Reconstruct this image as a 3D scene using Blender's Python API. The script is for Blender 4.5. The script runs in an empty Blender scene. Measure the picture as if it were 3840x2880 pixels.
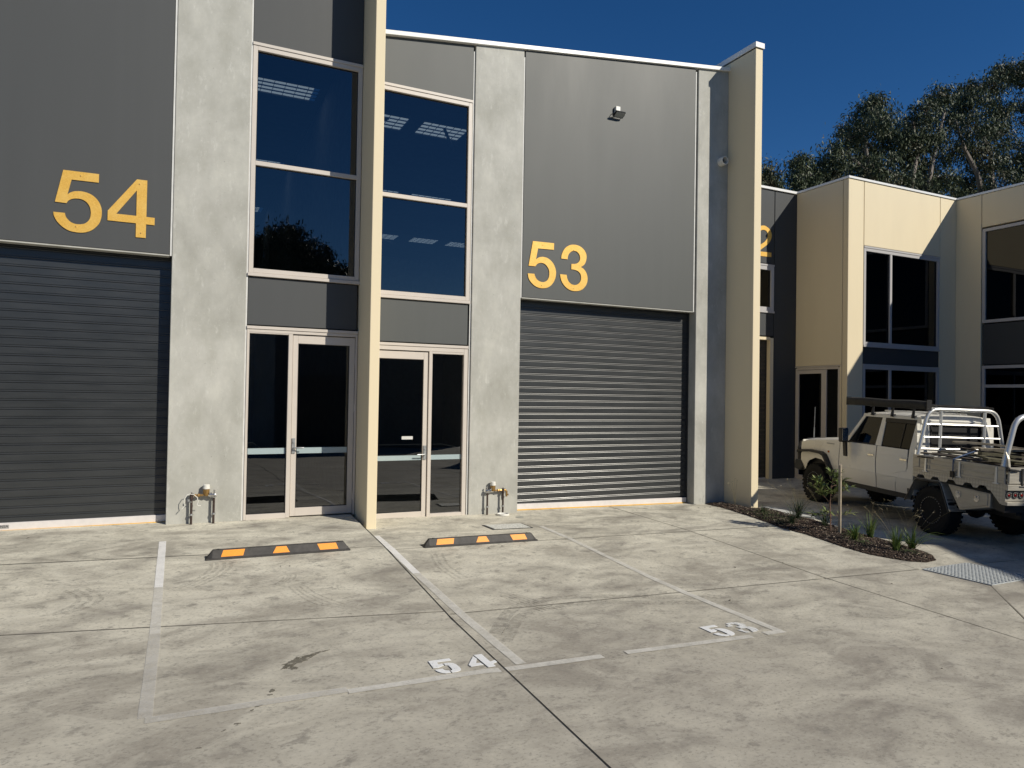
import bpy, bmesh, math, random
from mathutils import Vector, Matrix, noise
import numpy as np
random.seed(7)
R=math.radians
SC=bpy.context.scene
COL=SC.collection
# ---------------------------------------------------------------- camera
CAM_P=(0.0,0.0,1.79)
cd=bpy.data.cameras.new('camera'); cam=bpy.data.objects.new('camera',cd); COL.objects.link(cam)
YAW,PITCH,ROLL=0.44498,0.0160,0.0164
fw=Vector((math.sin(YAW)*math.cos(PITCH),math.cos(YAW)*math.cos(PITCH),math.sin(PITCH)))
rt=Vector((math.cos(YAW),-math.sin(YAW),0)); up=rt.cross(fw)
r2=rt*math.cos(ROLL)+up*math.sin(ROLL); u2=-rt*math.sin(ROLL)+up*math.cos(ROLL)
m=Matrix((r2,u2,-fw)).transposed().to_4x4(); m.translation=Vector(CAM_P)
cam.matrix_world=m
cd.sensor_width=36; cd.lens=36*2640/3840; cd.clip_end=2000; cd.clip_start=0.05
SC.camera=cam
# ---------------------------------------------------------------- world + sun
SUN=Vector((0.67,-1.0,0.79)).normalized()
w=bpy.data.worlds.new('World'); SC.world=w; w.use_nodes=True
nt=w.node_tree; nt.nodes.clear()
sky=nt.nodes.new('ShaderNodeTexSky'); sky.sky_type='NISHITA'; sky.sun_disc=False
sky.sun_elevation=math.asin(SUN.z); sky.sun_rotation=math.atan2(SUN.x,SUN.y)
sky.altitude=1500; sky.air_density=0.95; sky.dust_density=0.08; sky.ozone_density=4.5
bg=nt.nodes.new('ShaderNodeBackground'); bg.inputs[1].default_value=0.076
wo=nt.nodes.new('ShaderNodeOutputWorld')
hs=nt.nodes.new('ShaderNodeHueSaturation'); hs.inputs['Saturation'].default_value=1.24; hs.inputs['Hue'].default_value=.504; nt.links.new(sky.outputs[0],hs.inputs['Color']); nt.links.new(hs.outputs[0],bg.inputs[0]); nt.links.new(bg.outputs[0],wo.inputs[0])
sl=bpy.data.lights.new('sun','SUN'); sl.energy=4.55; sl.angle=R(0.53); sl.color=(1.0,0.93,0.80)
so=bpy.data.objects.new('sun',sl); COL.objects.link(so)
so.rotation_euler=(-SUN).to_track_quat('-Z','Y').to_euler(); so.location=(20,-30,25)
vs=SC.view_settings; vs.view_transform='Standard'; vs.look='None'; vs.exposure=0.0; vs.gamma=1.0
try: vs.use_curve_mapping=False
except Exception: pass
# ---------------------------------------------------------------- helpers
def tag(o,label=None,cat=None,group=None,kind=None):
    if label: o['label']=label
    if cat: o['category']=cat
    if group: o['group']=group
    if kind: o['kind']=kind
    return o
def thing(name,label,cat,loc=(0,0,0),group=None,rz=0.0):
    o=bpy.data.objects.new(name,None); o.empty_display_size=.2; COL.objects.link(o)
    o.location=loc; o.rotation_euler=(0,0,rz); return tag(o,label,cat,group)
class MB:
    """collects geometry; o = origin subtracted so a part sits in its parent's space"""
    def __init__(s,o=(0,0,0)): s.v=[];s.f=[];s.o=Vector(o)
    def add(s,vs,fs):
        b=len(s.v); s.v+= [Vector(p)-s.o for p in vs]; s.f+=[tuple(b+i for i in f) for f in fs]; return s
    def box(s,x0,x1,y0,y1,z0,z1):
        return s.add([(x0,y0,z0),(x1,y0,z0),(x1,y1,z0),(x0,y1,z0),(x0,y0,z1),(x1,y0,z1),(x1,y1,z1),(x0,y1,z1)],
          [(0,3,2,1),(4,5,6,7),(0,1,5,4),(1,2,6,5),(2,3,7,6),(3,0,4,7)])
    def hexa(s,p):  # 8 points, bottom 4 ccw, top 4
        return s.add(p,[(0,3,2,1),(4,5,6,7),(0,1,5,4),(1,2,6,5),(2,3,7,6),(3,0,4,7)])
    def prism(s,poly,a,b,ax='y'):
        """poly in 2D, extruded along axis from a to b"""
        n=len(poly)
        if ax=='y': P=[(x,a,z) for x,z in poly]+[(x,b,z) for x,z in poly]
        elif ax=='x': P=[(a,x,z) for x,z in poly]+[(b,x,z) for x,z in poly]
        else: P=[(x,z,a) for x,z in poly]+[(x,z,b) for x,z in poly]
        return s.add(P,[tuple(range(n)),tuple(range(2*n-1,n-1,-1))]+[(i,i+n,(i+1)%n+n,(i+1)%n) for i in range(n)])
    def tube(s,pts,r,n=8,caps=True):
        pts=[Vector(p) for p in pts]; k=len(pts); rr=r if isinstance(r,(list,tuple)) else [r]*k
        V=[];F=[]; prev=None
        for i,p in enumerate(pts):
            t=(pts[min(i+1,k-1)]-pts[max(i-1,0)]).normalized()
            a=Vector((0,0,1)) if abs(t.z)<.9 else Vector((1,0,0))
            if prev is not None: a=prev
            u=(a-t*a.dot(t)).normalized(); w_=t.cross(u); prev=u
            for j in range(n):
                an=2*math.pi*j/n; V.append(p+(u*math.cos(an)+w_*math.sin(an))*rr[i])
        for i in range(k-1):
            for j in range(n):
                F.append((i*n+j,i*n+(j+1)%n,(i+1)*n+(j+1)%n,(i+1)*n+j))
        if caps: F.append(tuple(range(n-1,-1,-1))); F.append(tuple((k-1)*n+j for j in range(n)))
        return s.add(V,F)
    def lathe(s,prof,c,ax='z',n=16):
        """prof = [(r,h)]"""
        V=[];F=[];k=len(prof)
        for r,h in prof:
            for j in range(n):
                a=2*math.pi*j/n; p=(r*math.cos(a),r*math.sin(a))
                if ax=='z': V.append((c[0]+p[0],c[1]+p[1],c[2]+h))
                elif ax=='y': V.append((c[0]+p[0],c[1]+h,c[2]+p[1]))
                else: V.append((c[0]+h,c[1]+p[0],c[2]+p[1]))
        for i in range(k-1):
            for j in range(n): F.append((i*n+j,i*n+(j+1)%n,(i+1)*n+(j+1)%n,(i+1)*n+j))
        if prof[0][0]>1e-5: F.append(tuple(range(n)))
        if prof[-1][0]>1e-5: F.append(tuple((k-1)*n+j for j in range(n)))
        return s.add(V,F)
    def mesh(s,name,smooth=False,recalc=True):
        me=bpy.data.meshes.new(name); me.from_pydata([tuple(v) for v in s.v],[],s.f)
        if recalc:
            bm=bmesh.new(); bm.from_mesh(me); bmesh.ops.recalc_face_normals(bm,faces=bm.faces); bm.to_mesh(me); bm.free()
        me.update()
        if smooth:
            me.shade_smooth() if hasattr(me,'shade_smooth') else None
            try: me.set_sharp_from_angle(angle=R(38))
            except Exception: pass
        return me
    def build(s,name,mat,parent=None,smooth=False,bevel=0,recalc=True,seg=1):
        me=s.mesh(name,smooth,recalc); me.materials.append(mat)
        o=bpy.data.objects.new(name,me); COL.objects.link(o)
        if parent: o.parent=parent
        if bevel:
            bv=o.modifiers.new('bevel','BEVEL'); bv.width=bevel; bv.segments=seg; bv.limit_method='ANGLE'; bv.angle_limit=R(30)
        return o
def link_copy(src,parent=None,loc=None,rot=None,scale=None):
    c=src.copy(); COL.objects.link(c)
    if parent is not None: c.parent=parent
    if loc is not None: c.location=loc
    if rot is not None: c.rotation_euler=rot
    if scale is not None: c.scale=scale
    return c
def copy_thing(src,loc,label=None,rz=None,skip=()):
    r=src.copy(); COL.objects.link(r); r.location=loc
    if rz is not None: r.rotation_euler=(0,0,rz)
    if label: r['label']=label
    for ch in list(src.children):
        c=ch.copy(); COL.objects.link(c); c.parent=r
        for g in ch.children:
            d=g.copy(); COL.objects.link(d); d.parent=c
    return r
# ---------------------------------------------------------------- materials
class NT:
    def __init__(s,name,base=(.5,.5,.5),rough=.7,metal=0.0,spec=.5):
        s.m=bpy.data.materials.new(name); s.m.use_nodes=True; s.t=s.m.node_tree; s.N=s.t.nodes; s.L=s.t.links
        s.b=s.N['Principled BSDF']; s.b.inputs['Base Color'].default_value=(*base,1); s.b.inputs['Roughness'].default_value=rough
        s.b.inputs['Metallic'].default_value=metal; s.b.inputs['Specular IOR Level'].default_value=spec
        s.co=s.N.new('ShaderNodeTexCoord')
    def mapping(s,scale=(1,1,1),rot=(0,0,0),world=True,loc=(0,0,0)):
        mp=s.N.new('ShaderNodeMapping'); mp.inputs['Scale'].default_value=scale; mp.inputs['Rotation'].default_value=rot; mp.inputs['Location'].default_value=loc
        if world:
            g=s.N.new('ShaderNodeNewGeometry'); s.L.new(g.outputs['Position'],mp.inputs[0])
        else: s.L.new(s.co.outputs['Object'],mp.inputs[0])
        return mp.outputs[0]
    def noise(s,vec,scale=5,detail=4,rough=.55,dist=0.0):
        n=s.N.new('ShaderNodeTexNoise'); n.inputs['Scale'].default_value=scale; n.inputs['Detail'].default_value=detail
        n.inputs['Roughness'].default_value=rough; n.inputs['Distortion'].default_value=dist; s.L.new(vec,n.inputs['Vector']); return n.outputs[0]
    def ramp(s,fac,stops):
        r=s.N.new('ShaderNodeValToRGB'); e=r.color_ramp.elements
        while len(e)<len(stops): e.new(.5)
        for i,(p,c) in enumerate(stops):
            e[i].position=p; e[i].color=(*c,1) if isinstance(c,tuple) else (c,c,c,1)
        s.L.new(fac,r.inputs[0]); return r.outputs[0]
    def mix(s,fac,a,b,mode='MIX'):
        n=s.N.new('ShaderNodeMix'); n.data_type='RGBA'; n.blend_type=mode
        for i,v in ((0,fac),(6,a),(7,b)):
            if isinstance(v,(int,float)): n.inputs[i].default_value=v
            elif isinstance(v,tuple): n.inputs[i].default_value=(*v,1)
            else: s.L.new(v,n.inputs[i])
        return n.outputs[2]
    def math(s,op,a,b=0.0,clamp=False):
        n=s.N.new('ShaderNodeMath'); n.operation=op; n.use_clamp=clamp
        for i,v in enumerate((a,b)):
            if isinstance(v,(int,float)): n.inputs[i].default_value=v
            else: s.L.new(v,n.inputs[i])
        return n.outputs[0]
    def bump(s,h,strength=.3,dist=.01):
        n=s.N.new('ShaderNodeBump'); n.inputs['Strength'].default_value=strength; n.inputs['Distance'].default_value=dist
        s.L.new(h,n.inputs['Height']); s.L.new(n.outputs[0],s.b.inputs['Normal']); return n
    def base(s,c): s.L.new(c,s.b.inputs['Base Color'])
    def rough(s,c): s.L.new(c,s.b.inputs['Roughness'])
def simple(name,c,rough=.6,metal=0,var=.12,scale=6,bump=0,spec=.5):
    n=NT(name,c,rough,metal,spec)
    v=n.noise(n.mapping(),scale,5,.6)
    d=tuple(max(0,x*(1-var)) for x in c); l=tuple(min(1,x*(1+var)) for x in c)
    n.base(n.ramp(v,[(.3,d),(.7,l)]))
    if bump: n.bump(n.noise(n.mapping(),scale*12,3),bump,.0065)
    return n.m
MAT={}
# yard concrete
n=NT('yard_concrete',rough=.85,spec=.3)
p=n.mapping((1,1,1)); big=n.noise(p,.32,3,.55,.3)
streak=n.noise(n.mapping((1.0,1.5,1),(0,0,R(6))),1.3,10,.66,.9)
blot=n.noise(n.mapping((1,1.7,1),(0,0,R(-12)),loc=(3,7,0)),1.1,6,.62,.8)
fine=n.noise(n.mapping((1,1.5,1)),30,5,.72)
c1=n.ramp(streak,[(.32,(.375,.350,.302)),(.43,(.515,.487,.41)),(.56,(.655,.622,.525)),(.75,(.73,.70,.595))])
c2=n.ramp(blot,[(.38,(.70,.69,.68)),(.455,(.90,.90,.89)),(.58,(1.03,1.03,1.01))])
c=n.mix(1.0,c1,c2,'MULTIPLY')
mid=n.noise(n.mapping((1,1.35,1),(0,0,R(4)),loc=(5,1,0)),5.5,8,.74,.3)
c=n.mix(n.ramp(mid,[(.36,.72),(.45,0.0)]),c,(.24,.228,.195))
c=n.mix(n.ramp(mid,[(.56,0.0),(.70,.4)]),c,(.64,.62,.52))
sx=n.N.new('ShaderNodeSeparateXYZ'); g=n.N.new('ShaderNodeNewGeometry'); n.L.new(g.outputs['Position'],sx.inputs[0])
# dirt worn in by traffic: strongest on the driving lane, fading to the clean apron by the doors
mr=n.N.new('ShaderNodeMapRange'); mr.inputs[1].default_value=8.8; mr.inputs[2].default_value=4.2; n.L.new(sx.outputs[1],mr.inputs[0])
lm=n.math('MULTIPLY',mr.outputs[0],n.ramp(big,[(.3,1.0),(.7,.55)]))
c=n.mix(n.math('MULTIPLY',lm,.55),c,(.265,.238,.205))
c=n.mix(n.ramp(fine,[(.36,.55),(.46,0.0)]),c,(.19,.18,.155))
c=n.mix(n.ramp(fine,[(.58,0.0),(.72,.35)]),c,(.66,.64,.55))
n.rough(n.ramp(blot,[(.35,.62),(.6,.9)]))
n.base(c); n.bump(n.noise(n.mapping((1,2,1)),60,4,.6),.25,.004)
MAT['yard']=n.m
# raw precast concrete
n=NT('precast_concrete',rough=.72,spec=.35)
p=n.mapping(); a=n.noise(p,.9,6,.6,.7); b=n.noise(n.mapping((1,1,.55)),3.2,6,.65); f=n.noise(p,38,4,.6)
c=n.ramp(a,[(.3,(.36,.358,.325)),(.5,(.42,.418,.382)),(.68,(.475,.472,.435))])
c=n.mix(1.0,c,n.ramp(b,[(.32,(.86,.86,.84)),(.52,(1,1,1)),(.68,(1.12,1.12,1.11))]),'MULTIPLY')
vo=n.N.new('ShaderNodeTexVoronoi'); vo.inputs['Scale'].default_value=7; n.L.new(n.mapping(),vo.inputs['Vector'])
c=n.mix(n.ramp(vo.outputs[0],[(.025,.55),(.05,0.0)]),c,(.12,.12,.11))
h2=n.noise(n.mapping((1,1,.35),loc=(2,2,5)),11,6,.75)
c=n.mix(n.ramp(h2,[(.58,0.0),(.68,.4)]),c,(.60,.60,.56))
c=n.mix(n.ramp(f,[(.62,0.0),(.72,.4)]),c,(.58,.58,.54))
c=n.mix(n.ramp(f,[(.26,.5),(.33,0.0)]),c,(.2,.2,.18))
n.base(c); n.bump(f,.12,.003); MAT['precast']=n.m
# painted dark panel
def paint(name,c,rough,var=.05,streaks=0.0,bump=.06,spec=.45):
    n=NT(name,c,rough,spec=spec); a=n.noise(n.mapping((1,1,.25)),1.2,5,.6,.2); b=n.noise(n.mapping((3,3,.12)),1.6,5,.6)
    lo=tuple(x*(1-var) for x in c); hi=tuple(x*(1+var) for x in c)
    cc=n.ramp(a,[(.3,lo),(.7,hi)])
    if streaks: cc=n.mix(n.ramp(b,[(.45,0.0),(.75,streaks)]),cc,tuple(min(1,x*1.5+.01) for x in c))
    n.base(cc); n.rough(n.ramp(a,[(.3,rough-.02),(.7,rough+.03)])); n.bump(n.noise(n.mapping(),130,3),bump,.002); return n.m
MAT['dark_panel']=paint('charcoal_paint',(.058,.062,.064),.60,.02,.08)
MAT['dark_panel_b']=paint('charcoal_paint_sheen',(.073,.079,.077),.52,.03,.09)  # lighter copy of dark_panel: sunlit sheen on unit 53 put into the colour
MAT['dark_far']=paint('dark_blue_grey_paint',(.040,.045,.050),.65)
MAT['cream']=paint('cream_paint',(.74,.64,.445),.7,.03,.03)
MAT['white_metal']=simple('white_flashing',(.78,.78,.76),.35,0,.04,3)
MAT['frame']=simple('pale_aluminium_frame',(.57,.52,.465),.42,0,.03,4)
MAT['frame_far']=simple('grey_frame',(.45,.44,.44),.45,0,.03,4)
MAT['sealant']=simple('sealant',(.62,.62,.60),.6,0,.1,9)
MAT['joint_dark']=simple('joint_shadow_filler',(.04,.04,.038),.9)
MAT['black']=simple('black_plastic',(.012,.012,.013),.45,0,.2,8)
MAT['rubber']=simple('black_rubber',(.042,.039,.036),.62,0,.35,14,.3)
MAT['gold']=None
n=NT('gold_painted_plate',rough=.42,metal=.25); f=n.noise(n.mapping(),55,5,.7); b=n.noise(n.mapping(),6,3)
c=n.ramp(f,[(.3,(.66,.37,.06)),(.7,(.84,.52,.11))]); n.base(n.mix(n.ramp(b,[(.4,0.0),(.7,.3)]),c,(.85,.60,.20))); n.bump(f,.25,.002); MAT['gold']=n.m
n=NT('reflective_yellow',rough=.5); f=n.noise(n.mapping(),140,4,.7); n.base(n.ramp(f,[(.35,(.80,.245,.004)),(.65,(.93,.36,.008))])); n.bump(f,.5,.003); MAT['yellow']=n.m
MAT['seal_yellow']=simple('yellow_seal_strip',(.75,.42,.03),.5)
n=NT('shutter_steel',(.045,.047,.047),.30,0.0,.8); f=n.noise(n.mapping((.6,.6,3)),3,5,.6)
n.base(n.ramp(f,[(.3,(.025,.028,.030)),(.7,(.033,.036,.038))])); n.rough(n.ramp(f,[(.3,.29),(.7,.35)])); MAT['shutter']=n.m
MAT['rail_alu']=simple('mill_aluminium',(.78,.74,.72),.4,.25,.06,10)
MAT['steel']=simple('galvanised_steel',(.42,.43,.43),.4,.7,.2,18)
MAT['chrome']=simple('chromed_metal',(.6,.6,.6),.15,.95,.08,20)
MAT['brass']=simple('brass',(.36,.22,.08),.4,.7,.25,30)
MAT['copper_pipe']=simple('weathered_copper_pipe',(.065,.045,.038),.5,.4,.3,25)
MAT['white_plastic']=simple('white_plastic',(.72,.71,.66),.4,0,.04,10)
MAT['interior']=simple('interior_grey_wall',(.42,.42,.41),.9)
MAT['interior_dark']=simple('interior_dark_sheet',(.12,.125,.13),.9)
def glass(name,tint,ior,rough=.0,edge=1.0):
    m=bpy.data.materials.new(name); m.use_nodes=True; t=m.node_tree; t.nodes.clear()
    o=t.nodes.new('ShaderNodeOutputMaterial'); mx=t.nodes.new('ShaderNodeMixShader'); g=t.nodes.new('ShaderNodeBsdfGlossy'); tr=t.nodes.new('ShaderNodeBsdfTransparent')
    fr=t.nodes.new('ShaderNodeFresnel'); fr.inputs[0].default_value=ior; g.inputs['Roughness'].default_value=rough; g.inputs['Color'].default_value=(.95,.97,1,1)
    tr.inputs[0].default_value=(*tint,1)
    # slight roller-wave distortion of the pane
    tc=t.nodes.new('ShaderNodeNewGeometry'); mp=t.nodes.new('ShaderNodeMapping'); mp.inputs['Scale'].default_value=(.5,.5,2.5); no=t.nodes.new('ShaderNodeTexNoise'); no.inputs['Scale'].default_value=1.5; no.inputs['Detail'].default_value=1
    bu=t.nodes.new('ShaderNodeBump'); bu.inputs['Strength'].default_value=.03; bu.inputs['Distance'].default_value=.03
    t.links.new(tc.outputs['Position'],mp.inputs[0]); t.links.new(mp.outputs[0],no.inputs['Vector']); t.links.new(no.outputs[0],bu.inputs['Height']); t.links.new(bu.outputs[0],g.inputs['Normal'])
    t.links.new(fr.outputs[0],mx.inputs[0]); t.links.new(tr.outputs[0],mx.inputs[1]); t.links.new(g.outputs[0],mx.inputs[2]); t.links.new(mx.outputs[0],o.inputs[0]); return m
MAT['glass']=glass('grey_tinted_glass',(.30,.33,.35),1.95)
MAT['glass_dark']=glass('dark_tinted_glass',(.04,.044,.05),1.45)
MAT['car_glass']=glass('vehicle_glass',(.42,.45,.43),1.6)
n=NT('frosted_film',(.42,.52,.54),.6); n.b.inputs['Alpha'].default_value=.8; MAT['film']=n.m
m=bpy.data.materials.new('translucent_roof_sheet'); m.use_nodes=True; t=m.node_tree; t.nodes.clear()
o=t.nodes.new('ShaderNodeOutputMaterial'); a=t.nodes.new('ShaderNodeBsdfTranslucent'); a.inputs[0].default_value=(.62,.72,.74,1); t.links.new(a.outputs[0],o.inputs[0]); MAT['skylight']=m
# ---------------------------------------------------------------- ground
def jx(y): return 2.355-.02*(9.4-y)
def dip(y): return .07*min(1,max(0,(8.45-y)/2.5)) if y>5.95 else .07*min(1,max(0,(y-1.2)/4.75))
def ghl(x,y): return .0334*(y-10.4)-dip(y)-.004*x
def ghr(x,y): return .0334*(y-10.4)-dip(y)-(.02+.07*max(0,(y-5.95)/4.45))-.016*(x-2.4)
def gh(x,y): return ghl(x,y) if x<jx(y)-1e-6 else ghr(x,y)
terrain=MB().box(-300,300,-300,300,-4.0,-2.6).build('ground',simple('outer_ground',(.12,.11,.08),.95,0,.3,.4))
tag(terrain,kind='structure')
yard=MB()
YK=(-16,1.2,5.95,8.45,14)
for f,xa,xb in ((ghl,-30,0),(ghr,0,24)):
    for ya,yb in zip(YK[:-1],YK[1:]):
        q=[(jx(y)-.002 if (x==0 and xa<0) else jx(y) if x==0 else x,y) for x,y in ((xa,ya),(xb,ya),(xb,yb),(xa,yb))]
        yard.add([(x,y,f(x,y)-.06) for x,y in q],[(0,1,2,3)])
yard=yard.build('pavement',simple('dark_joint_base',(.018,.017,.015),.95),recalc=False); tag(yard,kind='structure')
def split(polys,a,b,pred=None,gap=.004):
    a=Vector(a);b=Vector(b); nrm=Vector((-(b-a).y,(b-a).x)).normalized(); out=[]
    for P in polys:
        cx=sum((q.x for q in P))/len(P); cy=sum((q.y for q in P))/len(P)
        if pred and not pred(cx,cy): out.append(P); continue
        for sgn in (1,-1):
            o=[]; k=len(P)
            for i in range(k):
                p,q=P[i],P[(i+1)%k]; dp=(p-a).dot(nrm)*sgn-gap; dq=(q-a).dot(nrm)*sgn-gap
                if dp>=0: o.append(p)
                if dp*dq<0: o.append(p+(q-p)*(dp/(dp-dq)))
            if len(o)>2:
                ar=abs(sum(o[i].x*o[(i+1)%len(o)].y-o[(i+1)%len(o)].x*o[i].y for i in range(len(o))))
                if ar>.05: out.append(o)
    return out
polys=[[Vector((-30,-16)),Vector((24,-16)),Vector((24,14)),Vector((-30,14))]]
polys=split(polys,(jx(-16),-16),(jx(14),14),gap=.008)
L_=lambda x,y: x<2.3
R_=lambda x,y: x>=2.3
for ya,yb in ((8.80,8.44),(6.75,6.15),(1.6,1.4),(-3,-3.1),(-8,-8)): polys=split(polys,(-1.2,ya),(jx(yb),yb),L_,.011)
for xx in (-4.2,-10,-17,-24): polys=split(polys,(xx,-16),(xx,14),L_,.011)
for ya,yb in ((8.44,8.36),(6.10,5.87),(1.2,1.2),(-3.4,-3.4),(-8,-8)): polys=split(polys,(2.4,ya),(8.5,yb),R_,.011)
polys=split(polys,(7.02,14),(6.98,4.5),lambda x,y:R_(x,y),.009)
polys=split(polys,(8.69,5.06),(7.4,3.9),lambda x,y:x>6.9 and 1.2<y<5.93,.006)
polys=split(polys,(9.4,5.95),(9.4,-1),lambda x,y:x>8.9 and 1.2<y<5.93,.009)
polys=split(polys,(12.6,14),(12.6,5.9),lambda x,y:x>7 and y>5.93,.009)
polys=split(polys,(16.5,14),(16.5,-16),lambda x,y:x>13,.009)
# fold lines of the falls (no visible joint)
for yk in (8.45,5.95,1.2): polys=split(polys,(-40,yk),(40,yk),None,0.0)
for P in polys:
    k=len(P); cx=sum((q.x for q in P))/k
    f=ghl if cx<2.3 else ghr
    top=[(q.x,q.y,f(q.x,q.y)) for q in P]; bot=[(x,y,z-.05) for x,y,z in top]
    MB().add(top+bot,[tuple(range(k))]+[(i,i+k,(i+1)%k+k,(i+1)%k) for i in range(k)]).build('slab',MAT['yard'],yard)
V=[];F=[]
for i in range(61):
    y=9.70-i*(9.70+6)/60
    for e in (-.0055,.0055): V.append((jx(y)+e-.006,y,ghl(jx(y),y)+.003))
for i in range(60): F.append((2*i,2*i+1,2*i+3,2*i+2))
MB().add(V,F).build('expansion_joint',MAT['black'],yard)
# sheet lying on the ground from 2-D outline
def sheet(name,poly,mat,parent=None,dz=.003,th=.002):
    k=len(poly); V=[(x,y,gh(x,y)+dz+th) for x,y in poly]+[(x,y,gh(x,y)+dz-.002) for x,y in poly]
    return MB().add(V,[tuple(range(k))]+[(i,i+k,(i+1)%k+k,(i+1)%k) for i in range(k)]).build(name,mat,parent)
def ribbon(name,a,b,wd,mat,parent=None,nseg=12,dz=.003,jit=.0):
    a=Vector(a);b=Vector(b); t=(b-a).normalized(); q=Vector((-t.y,t.x))*wd/2; V=[];F=[]
    for i in range(nseg+1):
        p=a+(b-a)*i/nseg; j1=random.uniform(-jit,jit); j2=random.uniform(-jit,jit)
        for s_,j in ((1,j1),(-1,j2)):
            e=p+q*s_*(1+j); V.append((e.x,e.y,gh(e.x,e.y)+dz))
    for i in range(nseg): F.append((2*i,2*i+1,2*i+3,2*i+2))
    return MB().add(V,F).build(name,mat,parent)
saw=simple('saw_cut_dirt',(.19,.175,.145),.95,0,.3,8)
for a,b,wd in [((-9,9.62),(2.33,8.44),.011),((-9,8.13),(-1.2,6.75),.012),((-1.2,6.75),(2.28,6.15),.012),((2.36,8.44),(8.9,8.36),.012),((2.32,6.10),(8.56,5.87),.013),((9.58,5.88),(16,5.7),.012),((7.01,10.5),(7.0,8.4),.012),((7.0,8.4),(6.985,4.6),.013),((6.985,4.6),(6.95,1.2),.013),((8.68,5.05),(5.6,2.24),.014),((8.6,6.3),(8.58,5.85),.012),((-4.2,10.3),(-4.2,1),.012)]:
    ribbon('saw_cut',a,b,wd,saw,yard,24,.0012,.25)
def paintmat(name,col,lo,hi,scale=6,stretch=(1,1,1)):
    n=NT(name,col,.7); a=n.noise(n.mapping(stretch),scale,6,.7); b=n.noise(n.mapping(),45,4,.7)
    mk=n.math('MULTIPLY',n.ramp(a,[(.35,lo),(.6,hi)]),n.ramp(b,[(.28,.55),(.40,1.0)]))
    n.L.new(mk,n.b.inputs['Alpha']); return n.m
MAT['line']=paintmat('worn_white_line_paint',(.72,.70,.64),.5,.8)
MAT['line_bright']=paintmat('white_line_paint',(.80,.79,.76),.85,1.0)
MAT['line_faint']=paintmat('faded_line_paint',(.66,.64,.59),.3,.62)
MAT['num_paint']=paintmat('stencil_white_paint',(.82,.83,.83),.9,1.0)
MAT['num_scuffed']=paintmat('scuffed_stencil_paint',(.78,.79,.78),.45,1.0,5,(14,2,1))
LN=[.0025]
def line_thing(nm,lab,segs,group='painted parking bay lines'):
    c=segs[0][0]; e=thing(nm,lab,'line marking',(0,0,0),group)
    LN[0]+=.0009
    for a,b,wd,mt in segs: ribbon('stripe',a,b,wd,MAT[mt],e,jit=.04,dz=LN[0])
line_thing('parking_line','long worn white line on the left side of bay 54, faded towards the camera',[((-.105,9.43),(-.11,7.6),.078,'line_bright'),((-.11,7.6),(-.112,6.4),.08,'line'),((-.112,6.4),(-.13,4.9),.085,'line_faint')])
line_thing('parking_line','worn line between bays 54 and 53 starting at the foot of the cream wall',[((2.44,9.24),(2.41,7.4),.088,'line_bright'),((2.41,7.4),(2.42,4.83),.088,'line')])
line_thing('parking_line','thin white line on the right side of bay 53 running to the painted corner',[((4.93,9.27),(4.90,6.6),.075,'line'),((4.90,6.6),(4.965,4.72),.085,'line')])
line_thing('parking_line','faded front line of bay 54 crossing the black joint',[((-.13,4.86),(1.1,4.84),.085,'line_faint'),((1.1,4.81),(3.10,4.745),.075,'line')])
line_thing('parking_line','front line of bay 53, broken by a tyre scuff, under the painted 53',[((3.32,4.745),(4.61,4.69),.07,'line'),((4.78,4.70),(5.0,4.70),.08,'line')])
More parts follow.
